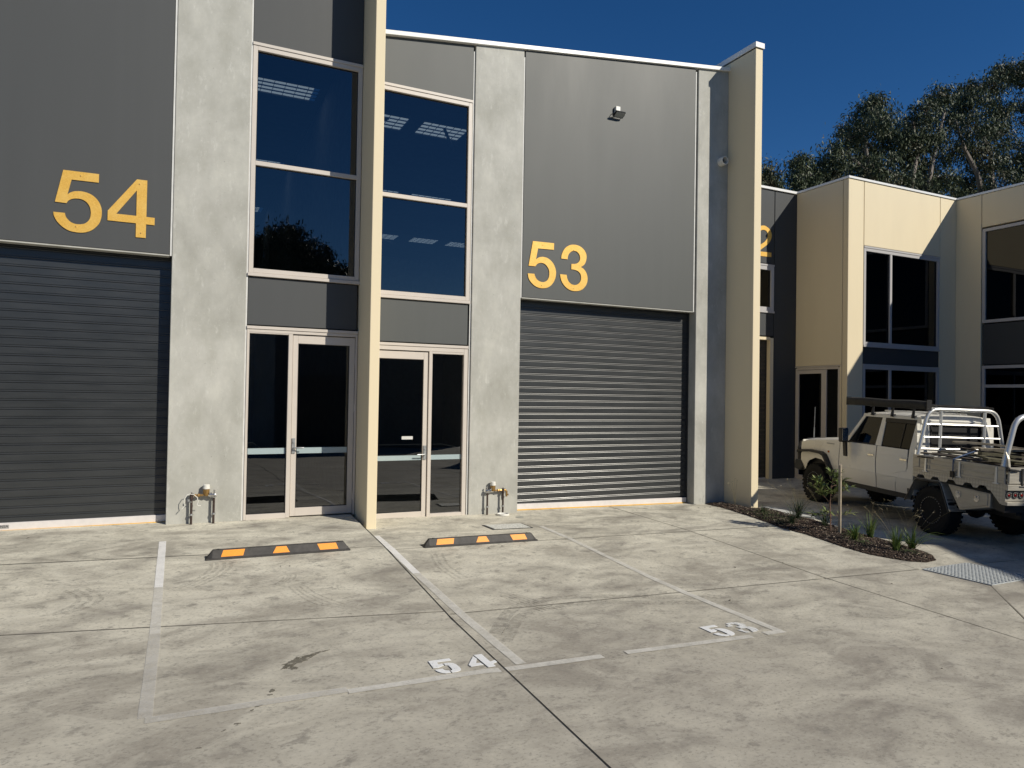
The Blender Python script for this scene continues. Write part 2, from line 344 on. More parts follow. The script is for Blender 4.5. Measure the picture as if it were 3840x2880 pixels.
# ---------------------------------------------------------------- building helpers
def panel(name,parent,x0,x1,z0,z1,y=10.40,th=.15,mat='dark_panel',bevel=.006,z1b=None,o=(0,0,0)):
    """upright panel facing -y; z1b = top height at x1 when the top is raked"""
    z1b=z1 if z1b is None else z1b
    return MB(o).hexa([(x0,y,z0),(x1,y,z0),(x1,y+th,z0),(x0,y+th,z0),(x0,y,z1),(x1,y,z1b),(x1,y+th,z1b),(x0,y+th,z1)]).build(name,MAT[mat],parent,bevel=bevel)
def frame_x(parent,x0,x1,z0,z1,y,fw=.06,d=.09,mat='frame',name='window',trans=(),mull=(),glassmat='glass',sill=False,name_p='pane'):
    b=MB(); yf=y-.012
    b.box(x0,x0+fw,yf,y+d,z0,z1); b.box(x1-fw,x1,yf,y+d,z0,z1)
    b.box(x0+fw,x1-fw,yf,y+d,z1-fw,z1); b.box(x0+fw,x1-fw,yf,y+d,z0,z0+fw)
    zs=[z0+fw]+[t for t in trans]+[z1-fw]; xs=[x0+fw]+list(mull)+[x1-fw]
    for t in trans: b.box(x0+fw,x1-fw,yf,y+d,t-fw/2,t+fw/2)
    for t in mull: b.box(t-fw/2,t+fw/2,yf+.003,y+d-.003,z0+fw,z1-fw)
    b.box(x0-.004,x1+.004,yf-.012,yf+.02,z1+.001,z1+.045)      # head flashing
    if sill: b.box(x0-.01,x1+.01,yf-.022,yf+.05,z0-.05,z0-.004)
    f=b.build(name,MAT[mat],parent,bevel=.003)
    for i in range(len(zs)-1):
        za=zs[i]+(fw/2 if i else 0); zb=zs[i+1]-(fw/2 if i<len(zs)-2 else 0)
        for j in range(len(xs)-1):
            xa=xs[j]+(fw/2 if j else 0); xb=xs[j+1]-(fw/2 if j<len(xs)-2 else 0)
            g=MB(); g.add([(xa,y+.035,za),(xb,y+.035,za),(xb,y+.035,zb),(xa,y+.035,zb)],[(0,1,2,3)])
            g.build(name_p,MAT[glassmat],f,recalc=False)
    # dark rubber glazing bead
    bd=MB()
    for i in range(len(zs)-1):
        za=zs[i]+(fw/2 if i else 0); zb=zs[i+1]-(fw/2 if i<len(zs)-2 else 0)
        for j in range(len(xs)-1):
            xa=xs[j]+(fw/2 if j else 0); xb=xs[j+1]-(fw/2 if j<len(xs)-2 else 0); e=.009; yy=y+.026
            bd.box(xa,xa+e,yy,yy+.008,za,zb); bd.box(xb-e,xb,yy,yy+.008,za,zb); bd.box(xa+e,xb-e,yy,yy+.008,zb-e,zb); bd.box(xa+e,xb-e,yy,yy+.008,za,za+e)
    bd.build('glazing_bead',MAT['black'],f)
    return f
SLAT=[(0,0),(0,.0725),(.0014,.0757),(.0075,.0768),(.0075,.0842),(-.001,.0852),(-.004,.088),(-.004,.0950),(-.0025,.0984),(.0075,.0996),(.0075,.1092),(.001,.1105),(0,.112)]
def roller_door(parent,x0,x1,z0,z1,y,zf0,zf1,mat='shutter',label=None):
    """curtain part with one sub-part per rolled rib"""
    fr=MB(); fr.box(x0-.02,x0,y-.03,y+.08,z0-.1,z1+.3); fr.box(x1,x1+.02,y-.03,y+.08,z0-.1,z1+.3)
    d=fr.build('roller_door',MAT[mat],parent)
    b=MB(); k=len(SLAT); V=[(x0,dy,z) for dy,z in SLAT]+[(x1,dy,z) for dy,z in SLAT]
    b.add(V,[(i,i+k,i+1+k,i+1) for i in range(k-1)])
    me=b.mesh('slat',recalc=False); me.materials.append(MAT[mat]); i=0
    # normals must face -y
    n=int((z1+.25-z0)/.112)+1
    for i in range(n):
        s=bpy.data.objects.new('slat',me); COL.objects.link(s); s.parent=d; s.location=(0,y,z0+.112*i)
    rl=MB().hexa([(x0,y-.03,zf0+.012),(x1,y-.03,zf1+.012),(x1,y+.03,zf1+.012),(x0,y+.03,zf0+.012),(x0,y-.03,zf0+.105),(x1,y-.03,zf1+.105),(x1,y+.03,zf1+.105),(x0,y+.03,zf0+.105)]).build('bottom_rail',MAT['rail_alu'],d,bevel=.004)
    MB().hexa([(x0,y-.042,zf0+.002),(x1,y-.042,zf1+.002),(x1,y+.0,zf1+.002),(x0,y+.0,zf0+.002),(x0,y-.042,zf0+.014),(x1,y-.042,zf1+.014),(x1,y+.0,zf1+.014),(x0,y+.0,zf0+.014)]).build('seal_strip',MAT['seal_yellow'],d)
    return d
def lever_handle(parent,x,z,y,dirx):
    b=MB(); b.box(x-.022,x+.022,y-.014,y,z-.10,z+.115)
    b.tube([(x,y-.01,z-.02),(x,y-.055,z-.02),(x+dirx*.02,y-.062,z-.02),(x+dirx*.135,y-.058,z-.02)],.0095,8)
    b.lathe([(.013,0),(.013,-.012),(.0,-.013)],(x,y-.013,z+.06),'y',10)
    return b.build('door_handle',MAT['steel'],parent,smooth=True)
def door_leaf(parent,x0,x1,z0,z1,y,gx0,gx1,gz0,gz1,hx,hz,hd,hinge):
    b=MB(); d=.045
    b.box(x0,gx0,y,y+d,z0,z1); b.box(gx1,x1,y,y+d,z0,z1); b.box(gx0,gx1,y,y+d,gz1,z1); b.box(gx0,gx1,y,y+d,z0,gz0)
    lf=b.build('door',MAT['frame'],parent,bevel=.003)
    MB().add([(gx0,y+.025,gz0),(gx1,y+.025,gz0),(gx1,y+.025,gz1),(gx0,y+.025,gz1)],[(0,1,2,3)]).build('pane',MAT['glass'],lf,recalc=False)
    e=.009;bd=MB(); bd.box(gx0,gx0+e,y+.012,y+.022,gz0,gz1); bd.box(gx1-e,gx1,y+.012,y+.022,gz0,gz1); bd.box(gx0+e,gx1-e,y+.012,y+.022,gz0,gz0+e); bd.box(gx0+e,gx1-e,y+.012,y+.022,gz1-e,gz1); bd.build('glazing_bead',MAT['black'],lf)
    lever_handle(lf,hx,hz,y,hd)
    hb=MB()
    for hz_ in (z0+.25,(z0+z1)/2+.25,z1-.35): hb.tube([(hinge,y-.006,hz_-.05),(hinge,y-.006,hz_+.05)],.008,8)
    hb.build('hinge',MAT['frame'],lf,smooth=True)
    return lf
def hall(parent,x0,x1,zf,zr,sky_x,sky_y,y1=26.0,beams=()):
    """interior shell behind the facade: floor, side walls, ribbed roof with translucent sheets"""
    MB().box(x0,x1,10.75,y1,zf-.08,zf-.01).build('floor',MAT['interior_dark'],parent)
    MB().box(x0-.1,x0,10.56,y1,zf,zr+.3).build('side_wall',MAT['interior'],parent)
    MB().box(x1,x1+.1,10.56,y1,zf,zr+.3).build('side_wall',MAT['interior'],parent)
    MB().box(x0,x1,y1,y1+.1,zf,zr+.3).build('rear_wall',MAT['interior'],parent)
    b=MB(); ys=sorted(sky_y); cur=10.56
    for a,c in ys+[(y1,y1)]:
        b.box(x0,x1,cur,a,zr,zr+.03)
        if c>a:
            px=x0
            for s0,s1 in sky_x: b.box(px,s0,a,c,zr,zr+.03); px=s1
            b.box(px,x1,a,c,zr,zr+.03)
        cur=c
    b.build('roof',MAT['interior_dark'],parent)
    for a,c in ys:
        for s0,s1 in sky_x:
            g=MB(); nrib=4; dy=(c-a)/nrib; V=[];F=[]
            for r in range(nrib):
                y0=a+r*dy; V+= [(s0,y0,zr+.012),(s1,y0,zr+.012),(s1,y0+dy*.72,zr+.012),(s0,y0+dy*.72,zr+.012),(s1,y0+dy*.86,zr+.05),(s0,y0+dy*.86,zr+.05),(s1,y0+dy,zr+.012),(s0,y0+dy,zr+.012)]
                k=r*8; F+=[(k,k+1,k+2,k+3),(k+3,k+2,k+4,k+5),(k+5,k+4,k+6,k+7)]
            g.add(V,F); sk=g.build('roof_light',MAT['skylight'],parent,recalc=False)
            mm=MB()
            for r in range(nrib+1): mm.box(s0,s1,a+r*dy-.03,a+r*dy-.012,zr+.0,zr+.012)
            for q in range(1,6):
                xx=s0+(s1-s0)*q/6; mm.box(xx-.004,xx+.004,a,c,zr+.0,zr+.008)
            mm.build('safety_mesh',MAT['interior_dark'],sk)
    for (xa,ya,xb,yb) in beams:
        MB().tube([(xa,ya,zr-.12),(xb,yb,zr-.12)],.03,6).build('roof_brace',MAT['interior_dark'],parent)
def plate_text(o,body,size,loc,rot,mat,parent,name='lettering',ext=.0006):
    c=bpy.data.curves.new(name,'FONT'); c.body=body; c.size=size; c.extrude=ext; c.align_x='CENTER'; c.align_y='CENTER'
    t=bpy.data.objects.new(name,c); COL.objects.link(t); t.location=loc; t.rotation_euler=rot
    dg=bpy.context.evaluated_depsgraph_get(); me=bpy.data.meshes.new_from_object(t.evaluated_get(dg)); bpy.data.objects.remove(t)
    me.materials.append(mat); q=bpy.data.objects.new(name,me); COL.objects.link(q); q.location=loc; q.rotation_euler=rot; q.parent=parent; return q
# ================================================================ UNIT 54
U=thing('warehouse_unit','tall charcoal and raw concrete unit 54 on the left, roller door beside its glazed entry','building',(0,0,0))
Z=8.7
panel('wall_panel',U,-3.5,-.118,3.585,Z)
panel('panel_edge',U,-3.5,-.118,3.567,3.583,y=10.402,mat='precast',bevel=0)
panel('pillar',U,-.088,.846,-.06,Z,mat='precast',th=.22)
MB().box(-.113,-.092,10.400,10.43,3.57,Z).build('joint_sealant',MAT['sealant'],U)
MB().box(-.14,-.06,10.44,10.46,3.57,Z).build('joint_filler',MAT['joint_dark'],U)
MB().box(.848,.868,10.415,10.44,-.02,Z).build('joint_sealant',MAT['sealant'],U)
panel('top_panel',U,.872,2.418,6.685,Z,y=10.425)
panel('spandrel_panel',U,.872,2.400,2.715,3.385,y=10.425)
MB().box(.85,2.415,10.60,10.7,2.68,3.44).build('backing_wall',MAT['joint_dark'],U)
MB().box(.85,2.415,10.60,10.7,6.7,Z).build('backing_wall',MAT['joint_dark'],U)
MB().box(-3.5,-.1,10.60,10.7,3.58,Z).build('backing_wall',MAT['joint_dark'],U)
panel('pillar',U,-4.45,-3.52,-.05,Z,mat='precast')
panel('wall_panel',U,-12,-4.48,-.1,Z)
MB().box(-12,2.40,10.36,10.62,Z,Z+.13).build('coping',MAT['white_metal'],U)
frame_x(U,.872,2.415,3.445,6.635,10.42,.062,.1,trans=(4.985,),sill=True)
# entry
E=MB(); yf=10.405
E.box(.872,.906,yf,10.50,.0,2.655); E.box(1.432,1.490,yf,10.50,.0,2.61); E.box(2.388,2.416,yf,10.50,-.01,2.655)
E.box(.906,2.388,yf,10.50,2.612,2.655); E.box(.906,1.432,yf,10.50,-.005,.070); E.box(.868,2.418,yf-.012,yf+.01,2.657,2.70); E.box(.906,1.432,yf+.003,10.50,2.596,2.611)
E=E.build('entry_frame',MAT['frame'],U,bevel=.003)
MB().add([(.906,10.455,.07),(1.432,10.455,.07),(1.432,10.455,2.598),(.906,10.455,2.598)],[(0,1,2,3)]).build('pane',MAT['glass'],E,recalc=False)
bd=MB(); bd.box(.906,.915,10.44,10.45,.07,2.596); bd.box(1.423,1.432,10.44,10.45,.07,2.596); bd.box(.915,1.423,10.44,10.45,.07,.08); bd.box(.915,1.423,10.44,10.45,2.586,2.596); bd.build('glazing_bead',MAT['black'],E)
MB().add([(.915,10.4535,.905),(1.423,10.4535,.905),(1.423,10.4535,.988),(.915,10.4535,.988)],[(0,1,2,3)]).build('frosted_band',MAT['film'],E)
D=door_leaf(U,1.496,2.382,.014,2.600,10.43,1.568,2.305,.13,2.482,1.530,1.01,1,2.388)
MB().add([(1.578,10.4535,.905),(2.296,10.4535,.905),(2.296,10.4535,.988),(1.578,10.4535,.988)],[(0,1,2,3)]).build('frosted_band',MAT['film'],D)
rd=roller_door(U,-3.46,-.03,.085,3.567,10.62,.0,.0)
st=MB().box(-1.965,-1.835,10.588,10.5895,.035,.08).build('maker_label',simple('grey_label',(.33,.32,.31),.5),rd)
plate_text(None,'ANSA',.045,(-1.90,10.5875,.06),(R(90),0,0),MAT['black'],st,'lettering')
hall(U,-3.6,2.44,0,7.42,[(1.1,2.30)],[(13.32,13.98),(18.05,18.7),(22.8,23.45)])
# ================================================================ wing walls
def wing(lab,x0,x1,y0,y1,z0,z1,captop):
    w=thing('wing_wall',lab,'wall',((x0+x1)/2,y0,z0)); o=w.location
    MB(o).box(x0,x1,y0,y1,z0-.15,z1).build('wall',MAT['cream'],w,bevel=.008,seg=2)
    MB(o).box(x0-.0,x1+.0,y0-.0,y1,z1+.004,z1+.02).build('cap_packer',MAT['joint_dark'],w)
    MB(o).box(x0-.02,x1+.022,y0-.022,y1,z1+.02,captop).build('coping',MAT['white_metal'],w)
    return w
wing('tall cream blade wall standing between unit 54 and unit 53',2.424,2.566,9.712,10.9,-.12,8.75,8.86)
wing('cream blade wall with white coping at the right end of unit 53 beside the garden bed',9.485,9.655,9.705,13.28,-.3,8.245,8.36)
# ================================================================ UNIT 53
U3=thing('warehouse_unit','grey and raw concrete unit 53 with glinting roller door and sloping white roof edge','building',(5.8,10.4,-.15)); o3=tuple(U3.location)
def zt(x): return 7.205+.1303*(x-2.74)
def p3(name,x0,x1,z0,z1=None,y=10.40,th=.15,mat='dark_panel_b',bevel=.006):
    z1a=zt(x0) if z1 is None else z1; z1b=zt(x1) if z1 is None else z1
    return panel(name,U3,x0,x1,z0,z1a,y,th,mat,bevel,z1b,o3)
p3('top_panel',2.575,4.196,6.505,None,10.42)
p3('spandrel_panel',2.575,4.170,2.575,3.225,10.42)
p3('pillar',4.226,5.092,-.25,None,10.40,.22,'precast')
p3('wall_panel',5.112,8.680,3.412,None)
p3('panel_edge',5.112,8.680,3.394,3.410,10.402,.15,'precast',0)
p3('pillar',8.752,9.482,-.35,None,10.40,.22,'precast')
B3=lambda *a: MB(o3).box(*a)
B3(5.094,5.110,10.408,10.44,3.40,7.4).build('joint_sealant',MAT['sealant'],U3)
B3(4.199,4.222,10.425,10.445,-.15,7.3).build('joint_sealant',MAT['sealant'],U3)
B3(8.682,8.704,10.402,10.43,3.40,7.92).build('joint_sealant',MAT['sealant'],U3)
B3(8.66,8.78,10.46,10.50,3.40,7.85).build('joint_filler',MAT['joint_dark'],U3)
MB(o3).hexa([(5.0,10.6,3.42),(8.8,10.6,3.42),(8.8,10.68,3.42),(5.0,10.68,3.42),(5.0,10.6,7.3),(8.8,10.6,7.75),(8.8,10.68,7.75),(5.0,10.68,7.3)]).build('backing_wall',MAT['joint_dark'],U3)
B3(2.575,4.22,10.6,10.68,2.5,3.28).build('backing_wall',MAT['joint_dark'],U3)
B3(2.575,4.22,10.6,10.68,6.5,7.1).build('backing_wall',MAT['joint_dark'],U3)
MB(o3).hexa([(x,y,zt(x)+dz) for dz in (.003,.072) for x,y in ((2.57,10.355),(9.483,10.355),(9.483,10.63),(2.57,10.63))]).build('coping',MAT['white_metal'],U3,bevel=.004)
f3=frame_x(U3,2.575,4.186,3.283,6.455,10.42,.062,.1,trans=(4.80,),sill=True)
for c in [f3]: c.location=-Vector(o3)
zf=gh(3.4,10.42)
E=MB(o3); E.box(4.112,4.178,yf,10.50,-.145,2.515); E.box(3.534,3.588,yf,10.50,-.145,2.45); E.box(2.575,2.632,yf,10.50,-.145,2.515)
E.box(2.632,4.112,yf,10.50,2.45,2.515); E.box(3.588,4.112,yf,10.50,-.145,-.067); E.box(3.588,4.112,yf+.003,10.50,2.418,2.449); E.box(2.57,4.182,yf-.012,yf+.01,2.517,2.56)
E=E.build('entry_frame',MAT['frame'],U3,bevel=.003)
MB(o3).add([(3.588,10.455,-.067),(4.112,10.455,-.067),(4.112,10.455,2.42),(3.588,10.455,2.42)],[(0,1,2,3)]).build('pane',MAT['glass'],E,recalc=False)
MB(o3).add([(3.595,10.4535,.766),(4.105,10.4535,.766),(4.105,10.4535,.84),(3.595,10.4535,.84)],[(0,1,2,3)]).build('frosted_band',MAT['film'],E)
D3=door_leaf(U3,2.640,3.528,-.137,2.438,10.43,2.722,3.455,-.024,2.320,3.492,.875,-1,2.634); D3.location=-Vector(o3)
MB().add([(2.732,10.4535,.766),(3.446,10.4535,.766),(3.446,10.4535,.84),(2.732,10.4535,.84)],[(0,1,2,3)]).build('frosted_band',MAT['film'],D3)
stk=MB().box(3.13,3.305,10.452,10.4535,1.086,1.134).build('notice_sticker',simple('white_sticker',(.6,.6,.58),.5),D3)
rd=roller_door(U3,5.08,8.735,-.06,3.394,10.62,gh(5.08,10.59),gh(8.73,10.59)); rd.location=-Vector(o3)
hall(U3,2.66,9.4,-.15,6.95,[(2.75,3.86),(4.15,5.06),(5.4,6.5),(7.0,7.88),(8.3,9.1)],[(12.74,13.42),(17.5,18.2),(22.4,23.1)],beams=((4.5,12.6,5.05,13.6),(2.9,13.5,3.4,12.6),(5.6,22.2,6.6,23.2)))
for c in U3.children:
    if c.name.split('.')[0] in ('floor','side_wall','rear_wall','roof','roof_light','roof_brace'): c.location=-Vector(o3)
# vent stub in the shaded strip of wall
v=thing('vent_pipe','round white vent pipe stub high on the shaded concrete beside the blade wall','pipe',(9.30,10.40,6.31))
MB().lathe([(.085,0),(.085,-.05),(.078,-.13),(.066,-.13),(.066,0)],(0,0,0),'y',24).build('collar',MAT['white_plastic'],v,smooth=True)
MB().lathe([(.0,-.02),(.066,-.02)],(0,0,0),'y',24).build('bore',MAT['black'],v)
# ================================================================ house numbers
def cleaned(P):
    out=[]
    for p in P:
        if not out or (abs(p[0]-out[-1][0])+abs(p[1]-out[-1][1]))>.002: out.append(p)
    if abs(out[0][0]-out[-1][0])+abs(out[0][1]-out[-1][1])<.002: out.pop()
    return out
def plate(name,outline,y,parent,o,holes=None,mat='gold',th=.0045):
    P=cleaned(outline); bm=bmesh.new(); loops=[P]+([cleaned(h) for h in holes] if holes else [])
    es=[]
    for L in loops:
        vv=[bm.verts.new((p[0]-o[0],y-o[1],p[1]-o[2])) for p in L]
        for i in range(len(vv)): es.append(bm.edges.new((vv[i],vv[(i+1)%len(vv)])))
    r=bmesh.ops.triangle_fill(bm,use_beauty=True,use_dissolve=False,edges=es)
    fs=list(bm.faces); ex=bmesh.ops.extrude_face_region(bm,geom=fs)
    bmesh.ops.translate(bm,vec=(0,-th,0),verts=[e for e in ex['geom'] if isinstance(e,bmesh.types.BMVert)])
    bmesh.ops.recalc_face_normals(bm,faces=bm.faces)
    me=bpy.data.meshes.new(name); bm.to_mesh(me); bm.free(); me.materials.append(MAT[mat])
    q=bpy.data.objects.new(name,me); COL.objects.link(q); q.parent=parent; return q
def screws(par,pts,y,o):
    for x,z in pts: MB(o).lathe([(.008,0),(.008,-.004),(.0,-.006)],(x,y,z),'y',8).build('screw',MAT['brass'],par)
D5= [(-1.339,4.53),(-0.949,4.533),(-0.95,4.423),(-1.247,4.42),(-1.287,4.227),(-1.287,4.227),(-1.278,4.235),(-1.266,4.247),(-1.253,4.257),(-1.24,4.264),(-1.226,4.271),(-1.21,4.276),(-1.192,4.28),(-1.171,4.284),(-1.15,4.286),(-1.128,4.285),(-1.106,4.283),(-1.084,4.279),(-1.061,4.273),(-1.038,4.264),(-1.016,4.252),(-0.996,4.237),(-0.976,4.219),(-0.959,4.199),(-0.944,4.177),(-0.931,4.152),(-0.921,4.127),(-0.914,4.102),(-0.91,4.077),(-0.908,4.051),(-0.908,4.022),(-0.91,3.993),(-0.915,3.965),(-0.921,3.939),(-0.929,3.914),(-0.941,3.89),(-0.957,3.866),(-0.976,3.842),(-0.995,3.822),(-1.015,3.805),(-1.035,3.792),(-1.056,3.781),(-1.076,3.772),(-1.096,3.767),(-1.116,3.763),(-1.137,3.76),(-1.159,3.759),(-1.182,3.76),(-1.207,3.762),(-1.233,3.765),(-1.259,3.772),(-1.283,3.782),(-1.307,3.796),(-1.33,3.812),(-1.352,3.831),(-1.373,3.852),(-1.391,3.874),(-1.405,3.897),(-1.416,3.92),(-1.425,3.94),(-1.43,3.96),(-1.432,3.977),(-1.433,3.989),(-1.31,3.99),(-1.301,3.949),(-1.296,3.94),(-1.288,3.927),(-1.278,3.914),(-1.267,3.902),(-1.254,3.89),(-1.24,3.88),(-1.224,3.873),(-1.207,3.867),(-1.19,3.864),(-1.172,3.863),(-1.153,3.864),(-1.135,3.867),(-1.118,3.871),(-1.101,3.877),(-1.086,3.886),(-1.072,3.898),(-1.059,3.913),(-1.048,3.929),(-1.04,3.946),(-1.035,3.964),(-1.031,3.983),(-1.03,4.004),(-1.029,4.026),(-1.031,4.048),(-1.034,4.07),(-1.039,4.091),(-1.046,4.111),(-1.056,4.128),(-1.067,4.144),(-1.081,4.158),(-1.096,4.169),(-1.113,4.178),(-1.131,4.185),(-1.149,4.188),(-1.168,4.189),(-1.186,4.188),(-1.204,4.186),(-1.22,4.182),(-1.235,4.177),(-1.249,4.17),(-1.262,4.161),(-1.273,4.152),(-1.282,4.139),(-1.29,4.125),(-1.295,4.115),(-1.419,4.118)]
D4o= [(-0.52,4.53),(-0.4,4.531),(-0.401,4.052),(-0.304,4.05),(-0.304,3.953),(-0.402,3.954),(-0.403,3.773),(-0.519,3.772),(-0.52,3.954),(-0.843,3.954),(-0.843,4.079)]
D4i= [(-0.519,4.385),(-0.746,4.051),(-0.518,4.051)]
D5b= [(5.297,4.358),(5.698,4.364),(5.695,4.253),(5.394,4.245),(5.359,4.054),(5.359,4.054),(5.369,4.064),(5.383,4.077),(5.399,4.089),(5.414,4.096),(5.43,4.102),(5.447,4.107),(5.465,4.11),(5.483,4.113),(5.503,4.113),(5.525,4.112),(5.549,4.108),(5.573,4.102),(5.598,4.091),(5.622,4.078),(5.645,4.062),(5.666,4.043),(5.686,4.022),(5.703,3.999),(5.716,3.973),(5.728,3.946),(5.736,3.921),(5.741,3.9),(5.744,3.88),(5.744,3.859),(5.742,3.833),(5.738,3.804),(5.731,3.776),(5.721,3.749),(5.708,3.723),(5.694,3.698),(5.677,3.676),(5.658,3.655),(5.638,3.637),(5.616,3.622),(5.592,3.61),(5.568,3.6),(5.545,3.594),(5.522,3.59),(5.498,3.587),(5.473,3.586),(5.447,3.587),(5.421,3.59),(5.396,3.596),(5.37,3.605),(5.345,3.616),(5.32,3.632),(5.296,3.65),(5.275,3.669),(5.256,3.689),(5.241,3.71),(5.229,3.733),(5.22,3.761),(5.214,3.791),(5.21,3.812),(5.333,3.815),(5.345,3.78),(5.351,3.769),(5.359,3.754),(5.37,3.739),(5.384,3.726),(5.401,3.713),(5.419,3.703),(5.44,3.696),(5.461,3.691),(5.482,3.69),(5.502,3.69),(5.52,3.694),(5.538,3.701),(5.556,3.71),(5.573,3.723),(5.587,3.739),(5.598,3.758),(5.607,3.78),(5.612,3.803),(5.615,3.828),(5.615,3.854),(5.613,3.878),(5.608,3.9),(5.601,3.92),(5.59,3.938),(5.576,3.957),(5.559,3.975),(5.54,3.99),(5.52,4.0),(5.498,4.006),(5.477,4.01),(5.457,4.01),(5.438,4.007),(5.421,4.003),(5.406,3.997),(5.392,3.99),(5.38,3.981),(5.368,3.967),(5.357,3.952),(5.349,3.941),(5.224,3.941)]
D3= [(5.84,4.12),(5.846,4.176),(5.852,4.195),(5.862,4.222),(5.874,4.248),(5.887,4.27),(5.902,4.29),(5.919,4.309),(5.939,4.327),(5.961,4.342),(5.984,4.355),(6.007,4.365),(6.031,4.373),(6.056,4.378),(6.082,4.381),(6.109,4.383),(6.137,4.381),(6.164,4.377),(6.192,4.37),(6.218,4.36),(6.242,4.348),(6.265,4.333),(6.285,4.316),(6.302,4.297),(6.316,4.277),(6.327,4.256),(6.335,4.236),(6.338,4.216),(6.34,4.194),(6.338,4.168),(6.333,4.141),(6.326,4.115),(6.317,4.093),(6.305,4.073),(6.29,4.054),(6.269,4.037),(6.245,4.022),(6.228,4.012),(6.221,4.01),(6.221,4.012),(6.228,4.012),(6.242,4.006),(6.263,3.996),(6.284,3.984),(6.303,3.967),(6.321,3.947),(6.337,3.925),(6.349,3.901),(6.358,3.876),(6.364,3.85),(6.366,3.825),(6.365,3.799),(6.362,3.773),(6.355,3.748),(6.346,3.724),(6.333,3.701),(6.316,3.678),(6.296,3.657),(6.275,3.638),(6.252,3.623),(6.227,3.61),(6.202,3.601),(6.177,3.594),(6.153,3.591),(6.128,3.589),(6.102,3.587),(6.076,3.588),(6.048,3.592),(6.019,3.6),(5.989,3.611),(5.96,3.626),(5.934,3.644),(5.909,3.666),(5.887,3.689),(5.869,3.712),(5.855,3.735),(5.843,3.761),(5.833,3.793),(5.826,3.828),(5.822,3.853),(5.95,3.852),(5.961,3.796),(5.968,3.782),(5.978,3.761),(5.991,3.742),(6.007,3.727),(6.026,3.713),(6.046,3.702),(6.067,3.696),(6.09,3.692),(6.112,3.692),(6.132,3.695),(6.152,3.7),(6.17,3.709),(6.188,3.722),(6.204,3.738),(6.217,3.755),(6.227,3.773),(6.233,3.793),(6.236,3.814),(6.236,3.837),(6.233,3.861),(6.226,3.883),(6.215,3.901),(6.199,3.917),(6.181,3.93),(6.161,3.94),(6.138,3.947),(6.115,3.952),(6.088,3.955),(6.06,3.955),(6.04,3.955),(6.04,4.047),(6.106,4.053),(6.121,4.057),(6.144,4.064),(6.164,4.074),(6.18,4.088),(6.194,4.105),(6.204,4.123),(6.209,4.14),(6.211,4.157),(6.21,4.174),(6.207,4.193),(6.2,4.213),(6.191,4.23),(6.178,4.244),(6.163,4.257),(6.146,4.267),(6.127,4.273),(6.107,4.276),(6.087,4.276),(6.067,4.272),(6.047,4.265),(6.029,4.255),(6.013,4.241),(5.998,4.226),(5.986,4.209),(5.977,4.191),(5.971,4.173),(5.967,4.157),(5.965,4.141),(5.966,4.128),(5.966,4.119)]
D2= [(13.212,6.166),(13.229,6.169),(13.254,6.175),(13.28,6.178),(13.304,6.181),(13.33,6.181),(13.356,6.179),(13.381,6.172),(13.407,6.162),(13.432,6.151),(13.459,6.138),(13.486,6.125),(13.51,6.108),(13.528,6.089),(13.544,6.067),(13.557,6.045),(13.567,6.023),(13.575,6.002),(13.579,5.978),(13.58,5.953),(13.577,5.925),(13.57,5.897),(13.56,5.869),(13.546,5.84),(13.529,5.812),(13.51,5.786),(13.487,5.761),(13.461,5.736),(13.432,5.712),(13.399,5.688),(13.363,5.663),(13.317,5.631),(13.267,5.598),(13.232,5.575),(13.183,5.53),(13.183,5.512),(13.572,5.521),(13.571,5.409),(12.96,5.394),(12.959,5.444),(13.032,5.548),(13.218,5.696),(13.331,5.762),(13.35,5.781),(13.376,5.807),(13.399,5.832),(13.415,5.853),(13.427,5.873),(13.436,5.894),(13.441,5.917),(13.443,5.941),(13.443,5.963),(13.44,5.983),(13.435,6.002),(13.427,6.018),(13.415,6.034),(13.399,6.048),(13.38,6.059),(13.357,6.067),(13.331,6.071),(13.304,6.072),(13.276,6.069),(13.248,6.062),(13.221,6.049),(13.193,6.027),(13.167,6.0),(13.146,5.975),(13.137,5.952),(13.134,5.931),(13.132,5.916),(13.012,5.914),(13.026,5.989),(13.041,6.018),(13.063,6.059),(13.085,6.093),(13.107,6.114),(13.129,6.129),(13.144,6.14)]
G5a = [(1.768,5.103),(1.936,5.098),(1.936,5.056),(1.821,5.059),(1.82,5.012),(1.848,5.023),(1.853,4.989),(1.814,4.968),(1.798,4.959),(1.762,4.966)]
G5b = [(1.863,5.021),(1.899,5.018),(1.906,5.015),(1.916,5.011),(1.925,5.005),(1.932,4.995),(1.938,4.983),(1.943,4.969),(1.946,4.953),(1.947,4.936),(1.948,4.919),(1.948,4.906),(1.948,4.893),(1.947,4.882),(1.944,4.872),(1.939,4.864),(1.934,4.857),(1.928,4.852),(1.921,4.849),(1.914,4.846),(1.905,4.843),(1.896,4.841),(1.887,4.84),(1.878,4.84),(1.87,4.841),(1.864,4.842),(1.864,4.878),(1.879,4.882),(1.885,4.899),(1.884,4.945),(1.881,4.977),(1.862,4.984)]
G5c = [(1.761,4.931),(1.822,4.931),(1.825,4.907),(1.835,4.893),(1.856,4.882),(1.855,4.844),(1.817,4.846),(1.81,4.851),(1.799,4.858),(1.789,4.866),(1.782,4.875),(1.777,4.884),(1.772,4.895),(1.768,4.907),(1.764,4.921),(1.761,4.931)]
G4a = [(2.122,5.07),(2.13,5.014),(2.091,4.933),(2.124,4.93),(2.133,4.889),(2.033,4.892),(2.027,4.927)]
G4b = [(2.135,5.09),(2.2,5.087),(2.203,4.925),(2.248,4.941),(2.25,4.9),(2.206,4.881),(2.208,4.834),(2.148,4.835)]
H5a = [(4.318,5.035),(4.491,5.038),(4.495,4.993),(4.385,4.996),(4.377,4.945),(4.41,4.952),(4.415,4.913),(4.379,4.888),(4.327,4.891)]
